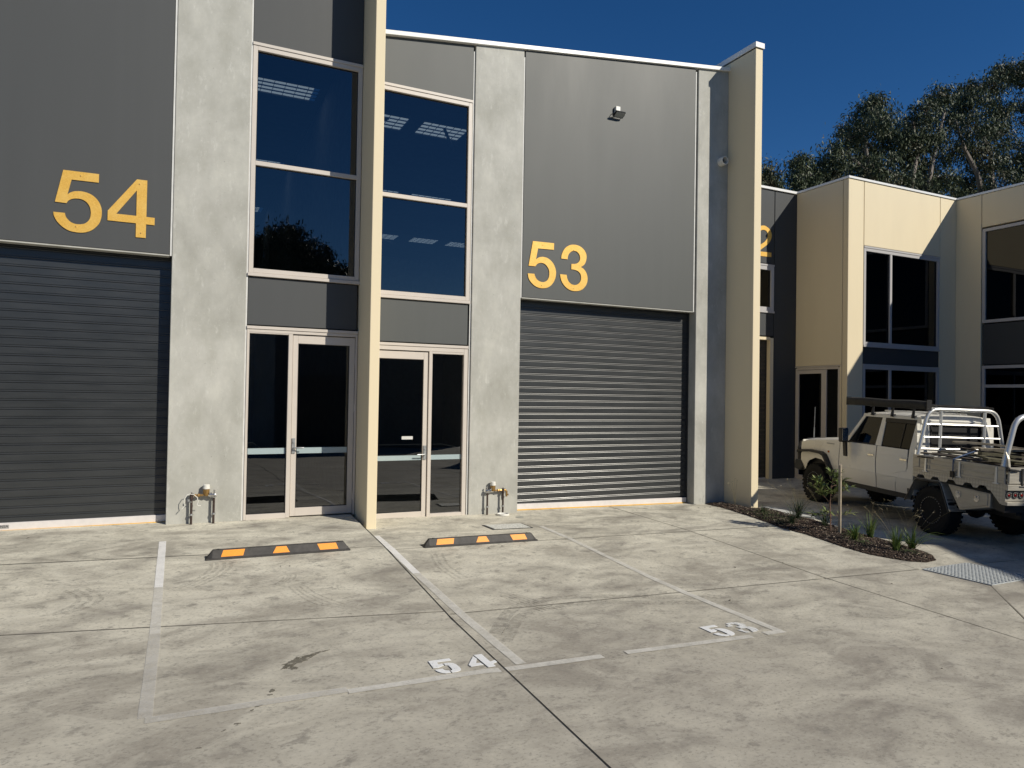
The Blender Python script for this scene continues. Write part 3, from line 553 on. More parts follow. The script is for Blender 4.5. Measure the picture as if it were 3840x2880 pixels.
H5b = [(4.426,4.957),(4.488,4.944),(4.496,4.938),(4.507,4.928),(4.516,4.916),(4.521,4.902),(4.524,4.885),(4.526,4.869),(4.526,4.852),(4.525,4.835),(4.523,4.82),(4.519,4.808),(4.514,4.797),(4.507,4.789),(4.498,4.781),(4.487,4.774),(4.476,4.769),(4.463,4.767),(4.449,4.767),(4.44,4.767),(4.435,4.801),(4.446,4.816),(4.444,4.872),(4.437,4.912)]
H5c = [(4.325,4.856),(4.383,4.86),(4.386,4.831),(4.409,4.804),(4.431,4.797),(4.428,4.768),(4.384,4.771),(4.375,4.777),(4.363,4.785),(4.352,4.794),(4.345,4.802),(4.338,4.809),(4.333,4.819),(4.329,4.831),(4.326,4.846),(4.325,4.856)]
H3a = [(4.624,5.034),(4.684,5.04),(4.701,5.038),(4.724,5.034),(4.744,5.027),(4.757,5.014),(4.768,4.999),(4.775,4.983),(4.778,4.967),(4.778,4.951),(4.775,4.936),(4.766,4.925),(4.755,4.914),(4.751,4.906),(4.759,4.899),(4.775,4.894),(4.787,4.887),(4.794,4.876),(4.799,4.863),(4.801,4.85),(4.802,4.837),(4.8,4.824),(4.798,4.812),(4.794,4.802),(4.789,4.794),(4.782,4.786),(4.771,4.781),(4.757,4.777),(4.744,4.774),(4.73,4.774),(4.716,4.774),(4.706,4.775),(4.713,4.81),(4.727,4.83),(4.72,4.874),(4.664,4.884),(4.655,4.932),(4.706,4.934),(4.709,4.972),(4.69,4.999),(4.652,5.005),(4.63,4.999)]
H3b = [(4.591,4.993),(4.642,4.995),(4.647,4.958),(4.587,4.958)]
H3c = [(4.6,4.859),(4.655,4.858),(4.651,4.819),(4.679,4.797),(4.673,4.774),(4.632,4.782)]

n54=thing('unit_number','large gold number 54 on the charcoal wall above the left roller door','sign',(-.82,10.4,3.77)); o=n54.location
q=plate('numeral',D5,10.393,n54,o); screws(q,[(-1.15,4.48),(-1.19,3.83)],10.3885,o)
q=plate('numeral',D4o,10.393,n54,o,[D4i]); screws(q,[(-.49,4.47),(-.46,3.83)],10.3885,o)
n53=thing('unit_number','gold number 53 on the grey wall above the sunlit roller door','sign',(5.8,10.4,3.77)); o=n53.location
q=plate('numeral',D5b,10.393,n53,o); screws(q,[(5.485,4.31),(5.47,3.63)],10.3885,o)
q=plate('numeral',D3,10.393,n53,o); screws(q,[(6.08,4.29),(6.09,3.63)],10.3885,o)
n52=thing('unit_number','gold number 52 on the dark far wall, mostly hidden behind the cream blade wall','sign',(13.2,13.29,5.3)); o=n52.location
plate('numeral',D2,13.284,n52,o); dx5=12.45-5.25; plate('numeral',[(x+dx5,(z-3.58)*1.08+5.35) for x,z in D5b],13.284,n52,o)
# ================================================================ flood lights
MAT['lens']=simple('frosted_lamp_glass',(.32,.33,.31),.25)
def flood(x,z,lab):
    t=thing('flood_light',lab,'light',(x,10.4,z),'wall flood lights'); o=(0,0,0)
    MB().box(-.03,.06,-.062,-.002,.11,.215).build('junction_box',MAT['white_plastic'],t,bevel=.004)
    MB().tube([(.015,-.03,.11),(.015,-.035,.07)],.012,8).build('gland',MAT['black'],t)
    dn=Vector((0,.84,-.54)); nr=Vector((0,.54,.84))   # down the face, and out of its back
    def q(u,v,w): return Vector((u+.02,-.150,.085))+dn*v+nr*w
    body=[q(-.10,0,-.0),q(.10,0,0),q(.10,.13,0),q(-.10,.13,0),q(-.10,0,.028),q(.10,0,.028),q(.10,.13,.028),q(-.10,.13,.028)]
    MB().hexa(body).build('lamp_body',MAT['black'],t,bevel=.006)
    g=[q(-.085,.015,-.003),q(.085,.015,-.003),q(.085,.115,-.003),q(-.085,.115,-.003),q(-.085,.015,.004),q(.085,.015,.004),q(.085,.115,.004),q(-.085,.115,.004)]
    MB().hexa(g).build('lens',MAT['lens'],t)
    MB().tube([q(-.112,.07,.014),(-.092,-.02,.075),(-.06,-.010,.10),(.08,-.010,.10),(.132,-.02,.075),q(.112,.07,.014)],.006,6).build('bracket',MAT['black'],t)
    MB().tube([(.015,-.035,.072),(-.09,-.05,.05),(-.10,-.04,.0),(.0,-.06,.03)],.005,6).build('cable',MAT['black'],t)
    return t
flood(6.90,6.69,'small black flood light below a white box high on the grey wall of unit 53')
flood(-1.87,6.60,'black flood light at the top left edge of the photo, above the number 54')
# ================================================================ water meters
def meter(x,zg,flip,lab,cable):
    s=-1 if flip else 1
    t=thing('water_meter',lab,'water meter',(x,10.335,zg),'brass water meters on copper risers')
    X=lambda v: s*v
    def P_(b,n,m,sm=True): return b.build(n,MAT[m],t,smooth=sm)
    for rx in (-.145,.13):
        r=P_(MB().tube([(X(rx),0,0),(X(rx),0,.345)],.0155,10),'riser_pipe','copper_pipe')
        MB().lathe([(.022,-.012),(.024,0),(.022,.012)],(X(rx),0,.13),'z',12).build('pipe_clip',MAT['steel'],r,smooth=True)
        MB().tube([(X(rx),0,.13),(X(rx)+.03,-.004,.132)],.006,6).build('clip_screw',MAT['steel'],r)
    b=MB().lathe([(.0,-.035),(.022,-.032),(.036,-.01),(.040,.02),(.042,.055),(.036,.062)],(X(.035),0,.405),'z',18); P_(b,'meter_body','brass')
    b=MB().lathe([(.044,0),(.046,.012),(.040,.04),(.042,.052),(.034,.060),(.0,.062)],(X(.035),0,.468),'z',18); P_(b,'meter_cap','white_plastic')
    b=MB().tube([(X(-.145),0,.385),(X(0),0,.385)],.014,10); b.lathe([(.022,-.014),(.024,-.01),(.024,.012),(.022,.014)],(X(-.06),0,.385),'x',6); b.lathe([(.02,-.012),(.02,.012)],(X(-.10),0,.385),'x',8); P_(b,'inlet_pipe','brass',False)
    b=MB().tube([(X(-.145),0,.335),(X(-.145),0,.40)],[.024,.02],10); b.lathe([(.026,-.01),(.026,.01)],(X(-.145),0,.40),'z',6); b.tube([(X(-.145),0,.40),(X(-.145),0,.425)],.009,6); P_(b,'elbow','copper_pipe',False)
    b=MB().tube([(X(.07),0,.385),(X(.15),0,.387)],.017,10); b.lathe([(.026,-.012),(.026,.012)],(X(.085),0,.386),'x',6); b.lathe([(.024,-.014),(.028,0),(.024,.014)],(X(.14),0,.386),'x',10)
    b.tube([(X(.08),-.01,.39),(X(.08),-.035,.40),(X(.075),-.05,.43)],.007,6); b.tube([(X(.13),0,.39),(X(.135),0,.43)],.008,6); b.lathe([(.0,-.016),(.014,-.008),(.014,.008),(.0,.016)],(X(.135),0,.44),'z',8); b.box(min(X(.08),X(.165)),max(X(.08),X(.165)),-.006,.012,.352,.362)
    P_(b,'stop_valve','chrome',False)
    if cable:
        P_(MB().tube([(X(-.16),-.02,.41),(X(-.20),-.03,.40),(X(-.235),-.03,.34),(X(-.235),-.03,.29),(X(-.225),-.03,.255),(X(-.245),-.035,.235),(X(-.262),-.035,.215)],.005,6),'tag_wire','white_plastic')
        P_(MB().tube([(X(-.16),-.02,.41),(X(-.12),-.025,.40),(X(-.075),-.03,.36),(X(-.065),-.03,.31),(X(-.075),-.03,.265),(X(-.06),-.035,.25),(X(-.03),-.035,.252)],.005,6),'tag_wire','white_plastic')
        b=MB().box(X(-.18)-.012,X(-.18)+.012,-.022,-.016,.31,.34); b.tube([(X(-.145),-.01,.30),(X(-.165),-.03,.305)],.008,6); P_(b,'seal_tag','steel',False)
    else:
        b=MB().tube([(X(-.145),0,.385),(X(-.185),0,.385),(X(-.205),0,.36),(X(-.207),0,.28)],[.018,.02,.02,.016],10); b.lathe([(.0,-.012),(.016,0),(.0,.012)],(X(-.235),0,.31),'x',8); P_(b,'garden_tap','brass')
    return t
meter(.362,gh(.36,10.3),False,'brass water meter with curly white wire on the pillar of unit 54','w')
meter(4.655,gh(4.65,10.3)-.0,True,'brass water meter without wire on the pillar of unit 53',None)
rg=thing('pipe_ring','flat white plastic ring lying on the concrete at the foot of the right riser pipe','pipe cap',(4.76,10.235,gh(4.76,10.235)),rz=.2)
MB().lathe([(.075,.004),(.098,.002),(.102,.02),(.098,.03),(.088,.03),(.084,.012),(.075,.010)],(0,0,0),'z',28).build('ring',MAT['white_plastic'],rg,smooth=True)
# meter box lid
lid=thing('pit_lid','pale rectangular service pit lid set in the concrete behind the right wheel stop','pit lid',(4.43,9.37,gh(4.43,9.37)))
q=[(4.10,9.55),(4.13,9.21),(4.765,9.19),(4.75,9.535)]
sheet('frame',q,MAT['joint_dark'],lid,.002,.004).location=-lid.location
q2=[(4.135,9.535),(4.165,9.232),(4.73,9.212),(4.72,9.518)]
n=NT('embossed_lid',rough=.6); br=n.N.new('ShaderNodeTexVoronoi'); br.inputs['Scale'].default_value=34; n.L.new(n.mapping((1,1.2,1)),br.inputs['Vector'])
n.base(n.ramp(br.outputs[0],[(.15,(.8,.8,.74)),(.6,(.55,.55,.50))])); n.bump(br.outputs[0],.8,.006)
MAT['lid']=n.m; sheet('cover',q2,MAT['lid'],lid,.005,.006).location=-lid.location
dr=MB().lathe([(.0,.003),(.055,.003),(.06,.005),(.066,.005),(.068,.0)],(4.95,10.02,gh(4.95,10.02)),'z',24).build('drain_cover',simple('concrete_coloured_cover',(.3,.3,.26),.8),None); tag(dr,'small round cover plate flush in the concrete by the foot of the pillar','drain cover')
# ================================================================ wheel stops
def wheel_stop(x0,x1,y,lab,sp):
    L=x1-x0; t=thing('wheel_stop',lab,'wheel stop',((x0+x1)/2,y,gh((x0+x1)/2,y)),'rubber wheel stops')
    sl=(gh(x1,y)-gh(x0,y))/L; ys=.0204 if x0>2.4 else .0334
    t.rotation_euler=(ys,-sl,0 if x0>2.4 else -.012)
    h=.10; hw=L/2
    def sec(x,top): # cross-section at x ; top = height factor
        return [(x,0,.0),(x,0,.014),(x,.012,.02),(x,.058*top+.03*(1-top),h*top),(x,.10,h*top),(x,.15,.018),(x,.16,.0)]
    xs=[(-hw,.12),(-hw+.012,.2),(-hw+.07,.97),(-hw+.08,1),(hw-.08,1),(hw-.07,.97),(hw-.012,.2),(hw,.12)]
    b=MB(); k=7
    V=[]; [V.extend(sec(x,tp)) for x,tp in xs]; F=[]
    for i in range(len(xs)-1):
        for j in range(k-1): F.append((i*k+j,i*k+j+1,(i+1)*k+j+1,(i+1)*k+j))
    F.append(tuple(range(k))); F.append(tuple((len(xs)-1)*k+j for j in range(k)))
    b.add(V,F); body=b.build('rubber_body',MAT['rubber'],t,bevel=.004,seg=2)
    def sl_(x,f,d=.003): # point on the front slope, f 0..1
        ya=.012+(.058-.012)*f; za=.02+(h-.02)*f; return (x,ya-d*.85,za+d*.5)
    for a0,a1,c0,c1 in sp:
        q=[sl_(a0-hw,.1),sl_(a1-hw,.1),sl_(c1-hw,.9),sl_(c0-hw,.9)]; q+= [(p[0],p[1]+.008,p[2]-.004) for p in q]
        MB().hexa([q[0],q[1],q[5],q[4],q[3],q[2],q[6],q[7]]).build('reflector',MAT['yellow'],t)
    for xx in (-hw+.13,hw-.13): MB().lathe([(.016,.0),(.012,.002),(.0,.001)],(xx,.082,h+.0015),'z',10).build('bolt_hole',MAT['black'],t)
    return t
SP=[(.155,.385,.18,.405),(.70,.885,.74,.85),(1.225,1.435,1.195,1.41)]
wheel_stop(.33,1.905,8.37,'black and yellow wheel stop on the left, in front of the unit 54 entry',SP)
wheel_stop(2.84,4.43,8.40,'black and yellow wheel stop on the right, in front of the unit 53 pillar',[(a*1.0,b_*1.0,c_*1.0,d_*1.0) for a,b_,c_,d_ in SP])
# ================================================================ painted bay numbers
b54=thing('bay_number','white stencilled 54 painted on the concrete beside the black joint','painted number',(2.0,5.0,gh(2.0,5.0)))
for nm,P in (('numeral',G5a),('numeral',G5b),('numeral',G5c),('numeral',G4a),('numeral',G4b)):
    P=cleaned(P); sheet(nm,P,MAT['num_paint'],b54,.0065,.001).location=-b54.location
b53=thing('bay_number','scuffed white stencilled 53 painted inside the right corner of its bay','painted number',(4.5,4.9,gh(4.5,4.9)))
for nm,P,mt in (('numeral',H5a,'num_paint'),('numeral',H5b,'num_paint'),('numeral',H5c,'num_paint'),('numeral',H3a,'num_scuffed'),('numeral',H3b,'num_scuffed'),('numeral',H3c,'num_scuffed')):
    P=cleaned(P); sheet(nm,P,MAT[mt],b53,.0065,.001).location=-b53.location
# ================================================================ stains and tyre marks
def decal(name,col,alpha,scale,rough=.8,stretch=(1,1,1),thr=(.4,.6)):
    n=NT(name,col,rough); a=n.noise(n.mapping(stretch),scale,6,.7); n.L.new(n.ramp(a,[(thr[0],0.0),(thr[1],alpha)]),n.b.inputs['Alpha']); return n.m
def blob(name,cx,cy,rx,ry,ang,mat,lab,cat,seed,rag=.35,dz=.0022,parent=None,n=110):
    rs=random.Random(seed); ph=[rs.uniform(0,6.28) for _ in range(6)]; P=[]
    for i in range(n):
        a=2*math.pi*i/n; r=1+rag*(.5*math.sin(2*a+ph[0])+.35*math.sin(3*a+ph[1])+.3*math.sin(5*a+ph[2])+.2*math.sin(9*a+ph[3])+.12*math.sin(14*a+ph[4])+.16*math.sin(23*a+ph[5])+.1*math.sin(37*a+ph[1])); r=max(.15,r)
        u,v=rx*r*math.cos(a),ry*r*math.sin(a); P.append((cx+u*math.cos(ang)-v*math.sin(ang),cy+u*math.sin(ang)+v*math.cos(ang)))
    return P
stain=decal('damp_stain',(.17,.155,.12),.72,26,.4,thr=(.36,.52))
st=thing('oil_stain','dark ragged wet stain with a trail of drips inside bay 54','stain',(.88,5.5,gh(.88,5.5)))
for i,(cx,cy,rx,ry,an) in enumerate([(.86,5.47,.11,.055,.6),(.98,5.56,.10,.022,.35),(.80,5.38,.035,.05,.3),(.63,5.02,.028,.012,.9),(.61,4.96,.014,.009,0),(.53,4.82,.022,.011,.4),(.48,4.77,.012,.007,1),(.38,4.62,.018,.009,.2),(.30,4.56,.012,.007,.8),(.16,4.4,.012,.008,0)]):
    sheet('spill',blob('',cx,cy,rx,ry,an,None,'','',i+3,.5),stain,st,.0022+.0001*i,.0004).location=-st.location
tm=decal('tyre_rubber_mark',(.17,.16,.14),.24,22,.8,(1,1,1),(.38,.62))
def arc(pts,wd,group_parent,dz):
    V=[];F=[]; P=[Vector(p) for p in pts]; Q=[]
    for i in range(len(P)-1):
        for k_ in range(5):
            t=k_/5; p0=P[max(i-1,0)];p1=P[i];p2=P[i+1];p3=P[min(i+2,len(P)-1)]
            Q.append(.5*((2*p1)+(-p0+p2)*t+(2*p0-5*p1+4*p2-p3)*t*t+(-p0+3*p1-3*p2+p3)*t**3))
    Q.append(P[-1])
    for i,p in enumerate(Q):
        t=(Q[min(i+1,len(Q)-1)]-Q[max(i-1,0)]).normalized(); nq=Vector((-t.y,t.x))*wd/2
        for s_ in (1,-1): e=p+nq*s_; V.append((e.x,e.y,gh(e.x,e.y)+dz))
    for i in range(len(Q)-1): F.append((2*i,2*i+1,2*i+3,2*i+2))
    o=MB().add(V,F).build('rubber_streak',tm,group_parent); o.location=-group_parent.location
def tyre(lab,sets,wd=.022):
    c=sets[0][0]; t=thing('tyre_mark',lab,'tyre mark',(c[0],c[1],gh(*c)),'rubber tyre marks')
    for i,s_ in enumerate(sets): arc(s_,wd,t,.0018+.00012*i)
tyre('short curved set of tyre streaks just below the left wheel stop',[[(1.05+d,7.62),(1.02+d,7.5),(.93+d,7.37)] for d in (0,.035,.07,.12)],.02)
tyre('fan of thin rubber streaks in the middle of bay 54',[[(1.05+d,7.27-d*.3),(1.10+d,7.0),(1.20+d*1.2,6.72),(1.32+d,6.6)] for d in (0,.05,.1,.16)])
tyre('dark curved tyre marks at the left end of the left wheel stop',[[(.38+d,8.28),(.36+d,8.05),(.22+d,7.75),(.0+d,7.5)] for d in (0,.06,.13,.2)],.035)
tyre('parallel diagonal scuffs in the middle of bay 53',[[(2.98+d,6.45),(3.05+d*1.2,6.2),(3.18+d*1.3,5.9)] for d in (0,.045,.09,.135,.18)],.02)
tyre('long faint curved tyre track sweeping across bay 53',[[(2.5,5.3+d),(3.0,5.9+d),(3.7,6.0+d),(4.5,5.75+d),(5.3,5.5+d)] for d in (0,.2)],.12)
tyre('hooked pale tyre track left of the parking line of bay 54',[[(-.9+d,7.75),(-.75+d,7.45),(-.85+d,7.2),(-1.0+d,7.1)] for d in (0,.09,.18)],.04)
tyre('round tyre scrub below the right wheel stop',[[(2.82+d,8.1),(2.72+d,7.6),(2.75+d,7.1)] for d in (0,.06,.14)],.03)
tyre('short diagonal scuffs right of bay 53',[[(5.9+d,4.9),(6.1+d,4.75),(6.35+d,4.6)] for d in (0,.06,.12,.2)],.02)
tyre('black wheel scuff crossing the front line of bay 53',[[(3.05+d,4.80),(3.1+d,4.73),(3.16+d,4.66)] for d in (0,.04,.08,.12,.16,.2)],.016)
tyre('black wheel scuff over the line below the painted 53',[[(4.58+d,4.74),(4.64+d,4.69),(4.7+d,4.63)] for d in (0,.035,.07,.105,.14)],.014)
# ================================================================ FAR UNIT 52 (dark wall)
F=thing('warehouse_unit','dark shaded unit 52 behind the cream blade wall, with small window and roller door','building',(12.0,13.29,-.2)); of=tuple(F.location)
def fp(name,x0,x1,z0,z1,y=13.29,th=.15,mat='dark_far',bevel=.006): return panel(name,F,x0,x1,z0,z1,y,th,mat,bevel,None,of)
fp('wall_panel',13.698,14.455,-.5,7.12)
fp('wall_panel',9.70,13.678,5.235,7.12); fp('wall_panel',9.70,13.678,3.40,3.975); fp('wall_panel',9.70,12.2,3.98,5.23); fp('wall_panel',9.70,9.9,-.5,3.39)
MB(of).box(9.70,14.455,13.25,13.5,7.125,7.185).build('coping',MAT['white_metal'],F)
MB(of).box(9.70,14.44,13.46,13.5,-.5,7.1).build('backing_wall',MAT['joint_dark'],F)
w5=frame_x(F,12.22,13.676,4.03,5.17,13.29,.1,.1,mat='frame_far',glassmat='glass_dark',sill=True); w5.location=-Vector(of)
jb=MB(of).box(13.565,13.676,13.28,13.44,-.4,3.35); jb.box(9.9,13.565,13.28,13.44,3.30,3.37); jb.build('door_frame',MAT['cream'],F)
rdf=roller_door(F,9.92,13.56,-.2,3.28,13.42,-.3,-.3); rdf.location=-Vector(of)
# ================================================================ CREAM UNIT (front block)
Cb=thing('office_block','cream two storey block facing the yard, a diagonal shadow across its sunlit upper wall','building',(14.46,11.73,-.25)); oc=tuple(Cb.location)
def cbx(name,*a,mat='cream',bevel=.006): return MB(oc).box(*a).build(name,MAT[mat],Cb,bevel=bevel)
cbx('corner_panel',14.46,14.995,11.73,11.878,-.6,7.13)
cbx('side_panel',14.46,14.60,11.892,13.29,2.655,7.13)
cbx('side_pier',14.46,14.60,11.892,11.94,-.6,2.65)
cbx('wall_panel',15.012,17.882,11.73,11.88,5.575,7.13); cbx('wall_panel',17.898,18.545,11.73,11.88,-.6,7.13)
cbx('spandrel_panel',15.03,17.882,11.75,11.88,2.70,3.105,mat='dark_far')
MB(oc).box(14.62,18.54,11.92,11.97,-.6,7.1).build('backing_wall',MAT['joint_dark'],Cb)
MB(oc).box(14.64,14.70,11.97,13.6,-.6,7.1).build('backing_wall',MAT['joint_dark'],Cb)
b=MB(oc); b.box(14.44,18.56,11.705,11.95,7.14,7.195); b.box(14.44,14.66,11.95,13.30,7.14,7.195); b.build('coping',MAT['white_metal'],Cb,bevel=.004)
for a in ((15.02,17.885,3.155,5.52),(15.02,17.885,-.30,2.645)):
    q=frame_x(Cb,*a,11.745,.075,.1,mat='frame_far',mull=(16.01,),glassmat='glass_dark',sill=a[2]>0); q.location=-Vector(oc)
# entry in the left face (x = 14.46)
yb=[12.0,12.34,12.42,12.49,13.19,13.25]
E=MB(oc); E.box(14.47,14.54,11.94,12.0,-.28,2.60); E.box(14.47,14.54,12.335,12.41,-.28,2.55); E.box(14.47,14.54,13.25,13.29,-.28,2.60); E.box(14.47,14.54,12.0,13.25,2.56,2.62); E.box(14.47,14.54,12.0,12.335,-.28,-.2); E.box(14.445,14.475,11.93,13.29,2.621,2.65)
E=E.build('entry_frame',MAT['frame'],Cb,bevel=.003)
MB(oc).add([(14.50,12.0,-.2),(14.50,12.335,-.2),(14.50,12.335,2.56),(14.50,12.0,2.56)],[(3,2,1,0)]).build('pane',MAT['glass_dark'],E,recalc=False)
D=MB(oc); D.box(14.475,14.52,12.415,12.49,-.24,2.55); D.box(14.475,14.52,13.19,13.245,-.24,2.55); D.box(14.475,14.52,12.49,13.19,2.46,2.55); D.box(14.475,14.52,12.49,13.19,-.24,-.12)
D=D.build('door',MAT['frame'],Cb,bevel=.003)
MB(oc).add([(14.50,12.49,-.12),(14.50,13.19,-.12),(14.50,13.19,2.46),(14.50,12.49,2.46)],[(3,2,1,0)]).build('pane',MAT['glass_dark'],D,recalc=False)
MB(oc).tube([(14.47,12.46,.85),(14.42,12.46,.85),(14.42,12.56,.85)],.01,6).build('door_handle',MAT['steel'],D)
# ================================================================ CREAM UNIT (right block, side face x = 18.55)
Rb=thing('office_block','cream block in deep shade at the right edge with tall black windows','building',(18.55,11.7,-.25)); orr=tuple(Rb.location)
def rbx(name,*a,mat='cream',bevel=.006): return MB(orr).box(*a).build(name,MAT[mat],Rb,bevel=bevel)
rbx('corner_panel',18.552,18.70,11.085,12.0,-.6,7.13)
rbx('wall_panel',18.552,18.70,7.6,11.07,6.285,7.13); rbx('wall_panel',18.552,18.70,.8,7.585,-.8,7.13)
rbx('spandrel_panel',18.575,18.70,7.6,11.05,2.765,3.80,mat='dark_far')
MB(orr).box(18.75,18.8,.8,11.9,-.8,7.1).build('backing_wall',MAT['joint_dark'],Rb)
MB(orr).box(18.53,18.8,.8,12.0,7.14,7.195).build('coping',MAT['white_metal'],Rb,bevel=.004)
def frame_s(y0,y1,z0,z1,mull,trans,fw=.075):
    b=MB(orr); xa,xb=18.555,18.66
    b.box(xa,xb,y0,y0+fw,z0,z1); b.box(xa,xb,y1-fw,y1,z0,z1); b.box(xa,xb,y0+fw,y1-fw,z1-fw,z1); b.box(xa,xb,y0+fw,y1-fw,z0,z0+fw)
    for m_ in mull: b.box(xa+.004,xb-.004,m_-fw/2,m_+fw/2,z0+fw,z1-fw)
    for t_ in trans: b.box(xa+.002,xb-.002,y0+fw,y1-fw,t_-fw/2,t_+fw/2)
    f=b.build('window',MAT['frame_far'],Rb)
    MB(orr).add([(18.60,y0+fw,z0+fw),(18.60,y1-fw,z0+fw),(18.60,y1-fw,z1-fw),(18.60,y0+fw,z1-fw)],[(3,2,1,0)]).build('pane',MAT['glass_dark'],f,recalc=False)
frame_s(7.62,11.06,3.83,6.24,(9.9,),()); frame_s(7.62,11.06,-.35,2.74,(),(2.22,))
# ================================================================ added shadow wall, and buildings across the yard (behind the camera: they shade and reflect)
ax0,ay0,ax1,ay1=18.55,.78,13.7,-8.7
A=thing('shadow_wall','unseen angled cream wall added to cast the shadow edge on the yard','wall',(ax1,ay1,-.8)); oa=A.location  # added out of view, angled so its top edge shades the yard
dv=Vector((ax1-ax0,ay1-ay0)).normalized(); nv=Vector((-dv.y,dv.x))*.18
pts=[(ax0,ay0),(ax1,ay1),(ax1-nv.x,ay1-nv.y),(ax0-nv.x,ay0-nv.y)]
MB(oa).prism(pts,-.9,7.16,'z').build('wall',MAT['cream'],A)
MAT['mid_grey']=paint('mid_grey_paint',(.13,.13,.125),.7)
ab=thing('warehouse_row','row of dark units across the yard with closed roller doors','building',(0,-14,-.9)); ob=ab.location
MB(ob).box(-40,13.7,-30,-14.0,-1.2,5.85).build('wall',MAT['mid_grey'],ab)
MB(ob).box(-40,13.72,-14.05,-13.9,5.86,5.97).build('coping',MAT['white_metal'],ab)
for xx in (-33,-24,-15,-6,3): 
    MB(ob).box(xx,xx+1.2,-14.03,-13.99,-.95,5.8).build('pillar',MAT['precast'],ab)
    MB(ob).box(xx+1.8,xx+5.2,-14.02,-13.98,-.9,2.6).build('roller_door',MAT['shutter'],ab)
# ================================================================ garden bed
n=NT('bark_mulch',rough=.95); a=n.noise(n.mapping(),55,5,.7); n.base(n.ramp(a,[(.35,(.018,.012,.008)),(.55,(.055,.034,.024)),(.72,(.13,.09,.065))])); n.bump(a,1.0,.02); MAT['mulch']=n.m
bed=[(9.02,10.39),(9.05,9.93),(8.88,9.02),(8.66,8.21),(8.70,7.76),(8.59,6.95),(8.60,6.60),(8.69,6.40),(8.84,6.17),(9.03,6.075),(9.28,6.11),(9.46,6.27),(9.55,6.47),(9.59,6.85),(9.62,7.6),(9.70,8.4),(9.78,9.2),(9.80,9.69),(9.47,9.70),(9.47,10.39)]
bed=[Vector(p) for p in bed]
def inpoly(x,y):
    c=False;k=len(bed)
    for i in range(k):
        a,b=bed[i],bed[(i+1)%k]
        if (a.y>y)!=(b.y>y) and x<(b.x-a.x)*(y-a.y)/(b.y-a.y)+a.x: c=not c
    return c
def edged(x,y):
    d=9
    for i in range(len(bed)):
        a,b=bed[i],bed[(i+1)%len(bed)]; t=max(0,min(1,(Vector((x,y))-a).dot(b-a)/max(1e-9,(b-a).length_squared))); d=min(d,(Vector((x,y))-(a+(b-a)*t)).length)
    return d
def mz(x,y): return ghr(x,y)+.004+min(.045,.25*edged(x,y))+.012*noise.noise(Vector((x*9,y*9,0)))*min(1,edged(x,y)*12)
bm=bmesh.new(); vs_=[bm.verts.new((p.x,p.y,0)) for p in bed]; f=bm.faces.new(vs_)
for i in range(1,44):
    y=6.0+i*.1; bmesh.ops.bisect_plane(bm,geom=bm.verts[:]+bm.edges[:]+bm.faces[:],plane_co=(0,y,0),plane_no=(0,1,0))
for i in range(1,13): bmesh.ops.bisect_plane(bm,geom=bm.verts[:]+bm.edges[:]+bm.faces[:],plane_co=(8.55+i*.1,0,0),plane_no=(1,0,0))
bmesh.ops.triangulate(bm,faces=bm.faces)
for v in bm.verts: v.co.z=mz(v.co.x,v.co.y)
me=bpy.data.meshes.new('garden_bed'); bm.to_mesh(me); bm.free(); me.materials.append(MAT['mulch'])
gb=bpy.data.objects.new('garden_bed',me); COL.objects.link(gb); tag(gb,'narrow mulched garden bed with a rounded tip between the yard and the ute','garden bed')
def chipmat(name,stops):
    n=NT(name,rough=.9); oi=n.N.new('ShaderNodeNewGeometry'); n.base(n.ramp(oi.outputs['Random Per Island'],stops)); return n.m
MAT['chips']=chipmat('bark_chips',[(0,(.016,.011,.008)),(.5,(.055,.036,.026)),(.85,(.13,.088,.062)),(1,(.42,.35,.27))])
rs=random.Random(5); b=MB(); cnt=0
while cnt<9000:
    x,y=rs.uniform(8.5,9.85),rs.uniform(6.0,10.39)
    if not inpoly(x,y): continue
    cnt+=1; a=rs.uniform(0,6.28); L=rs.uniform(.006,.022); wd=rs.uniform(.003,.008); z=mz(x,y)+rs.uniform(.001,.012); t=rs.uniform(-.5,.5)
    ux,uy=math.cos(a)*L,math.sin(a)*L; vx,vy=-math.sin(a)*wd,math.cos(a)*wd; dz=t*L*.6
    b.add([(x-ux-vx,y-uy-vy,z-dz),(x+ux-vx,y+uy-vy,z+dz),(x+ux+vx,y+uy+vy,z+dz+.004),(x-ux+vx,y-uy+vy,z-dz+.003),(x,y,z+.010)],[(0,1,4),(1,2,4),(2,3,4),(3,0,4)])
tag(b.build('bark_chips',MAT['chips'],None,recalc=False),'loose dark brown bark chips covering the garden bed','mulch',kind='stuff')
kb=MB(); kb.prism([(9.42,9.0),(9.80,8.55),(9.92,9.7),(9.665,9.71),(9.665,9.5)],gh(9.6,9.3)-.05,gh(9.6,9.3)+.045,'z'); tag(kb.build('concrete_kerb',simple('pale_kerb_concrete',(.55,.55,.52),.8),None,bevel=.01),'pale concrete block at the foot of the cream blade wall, far side','kerb')
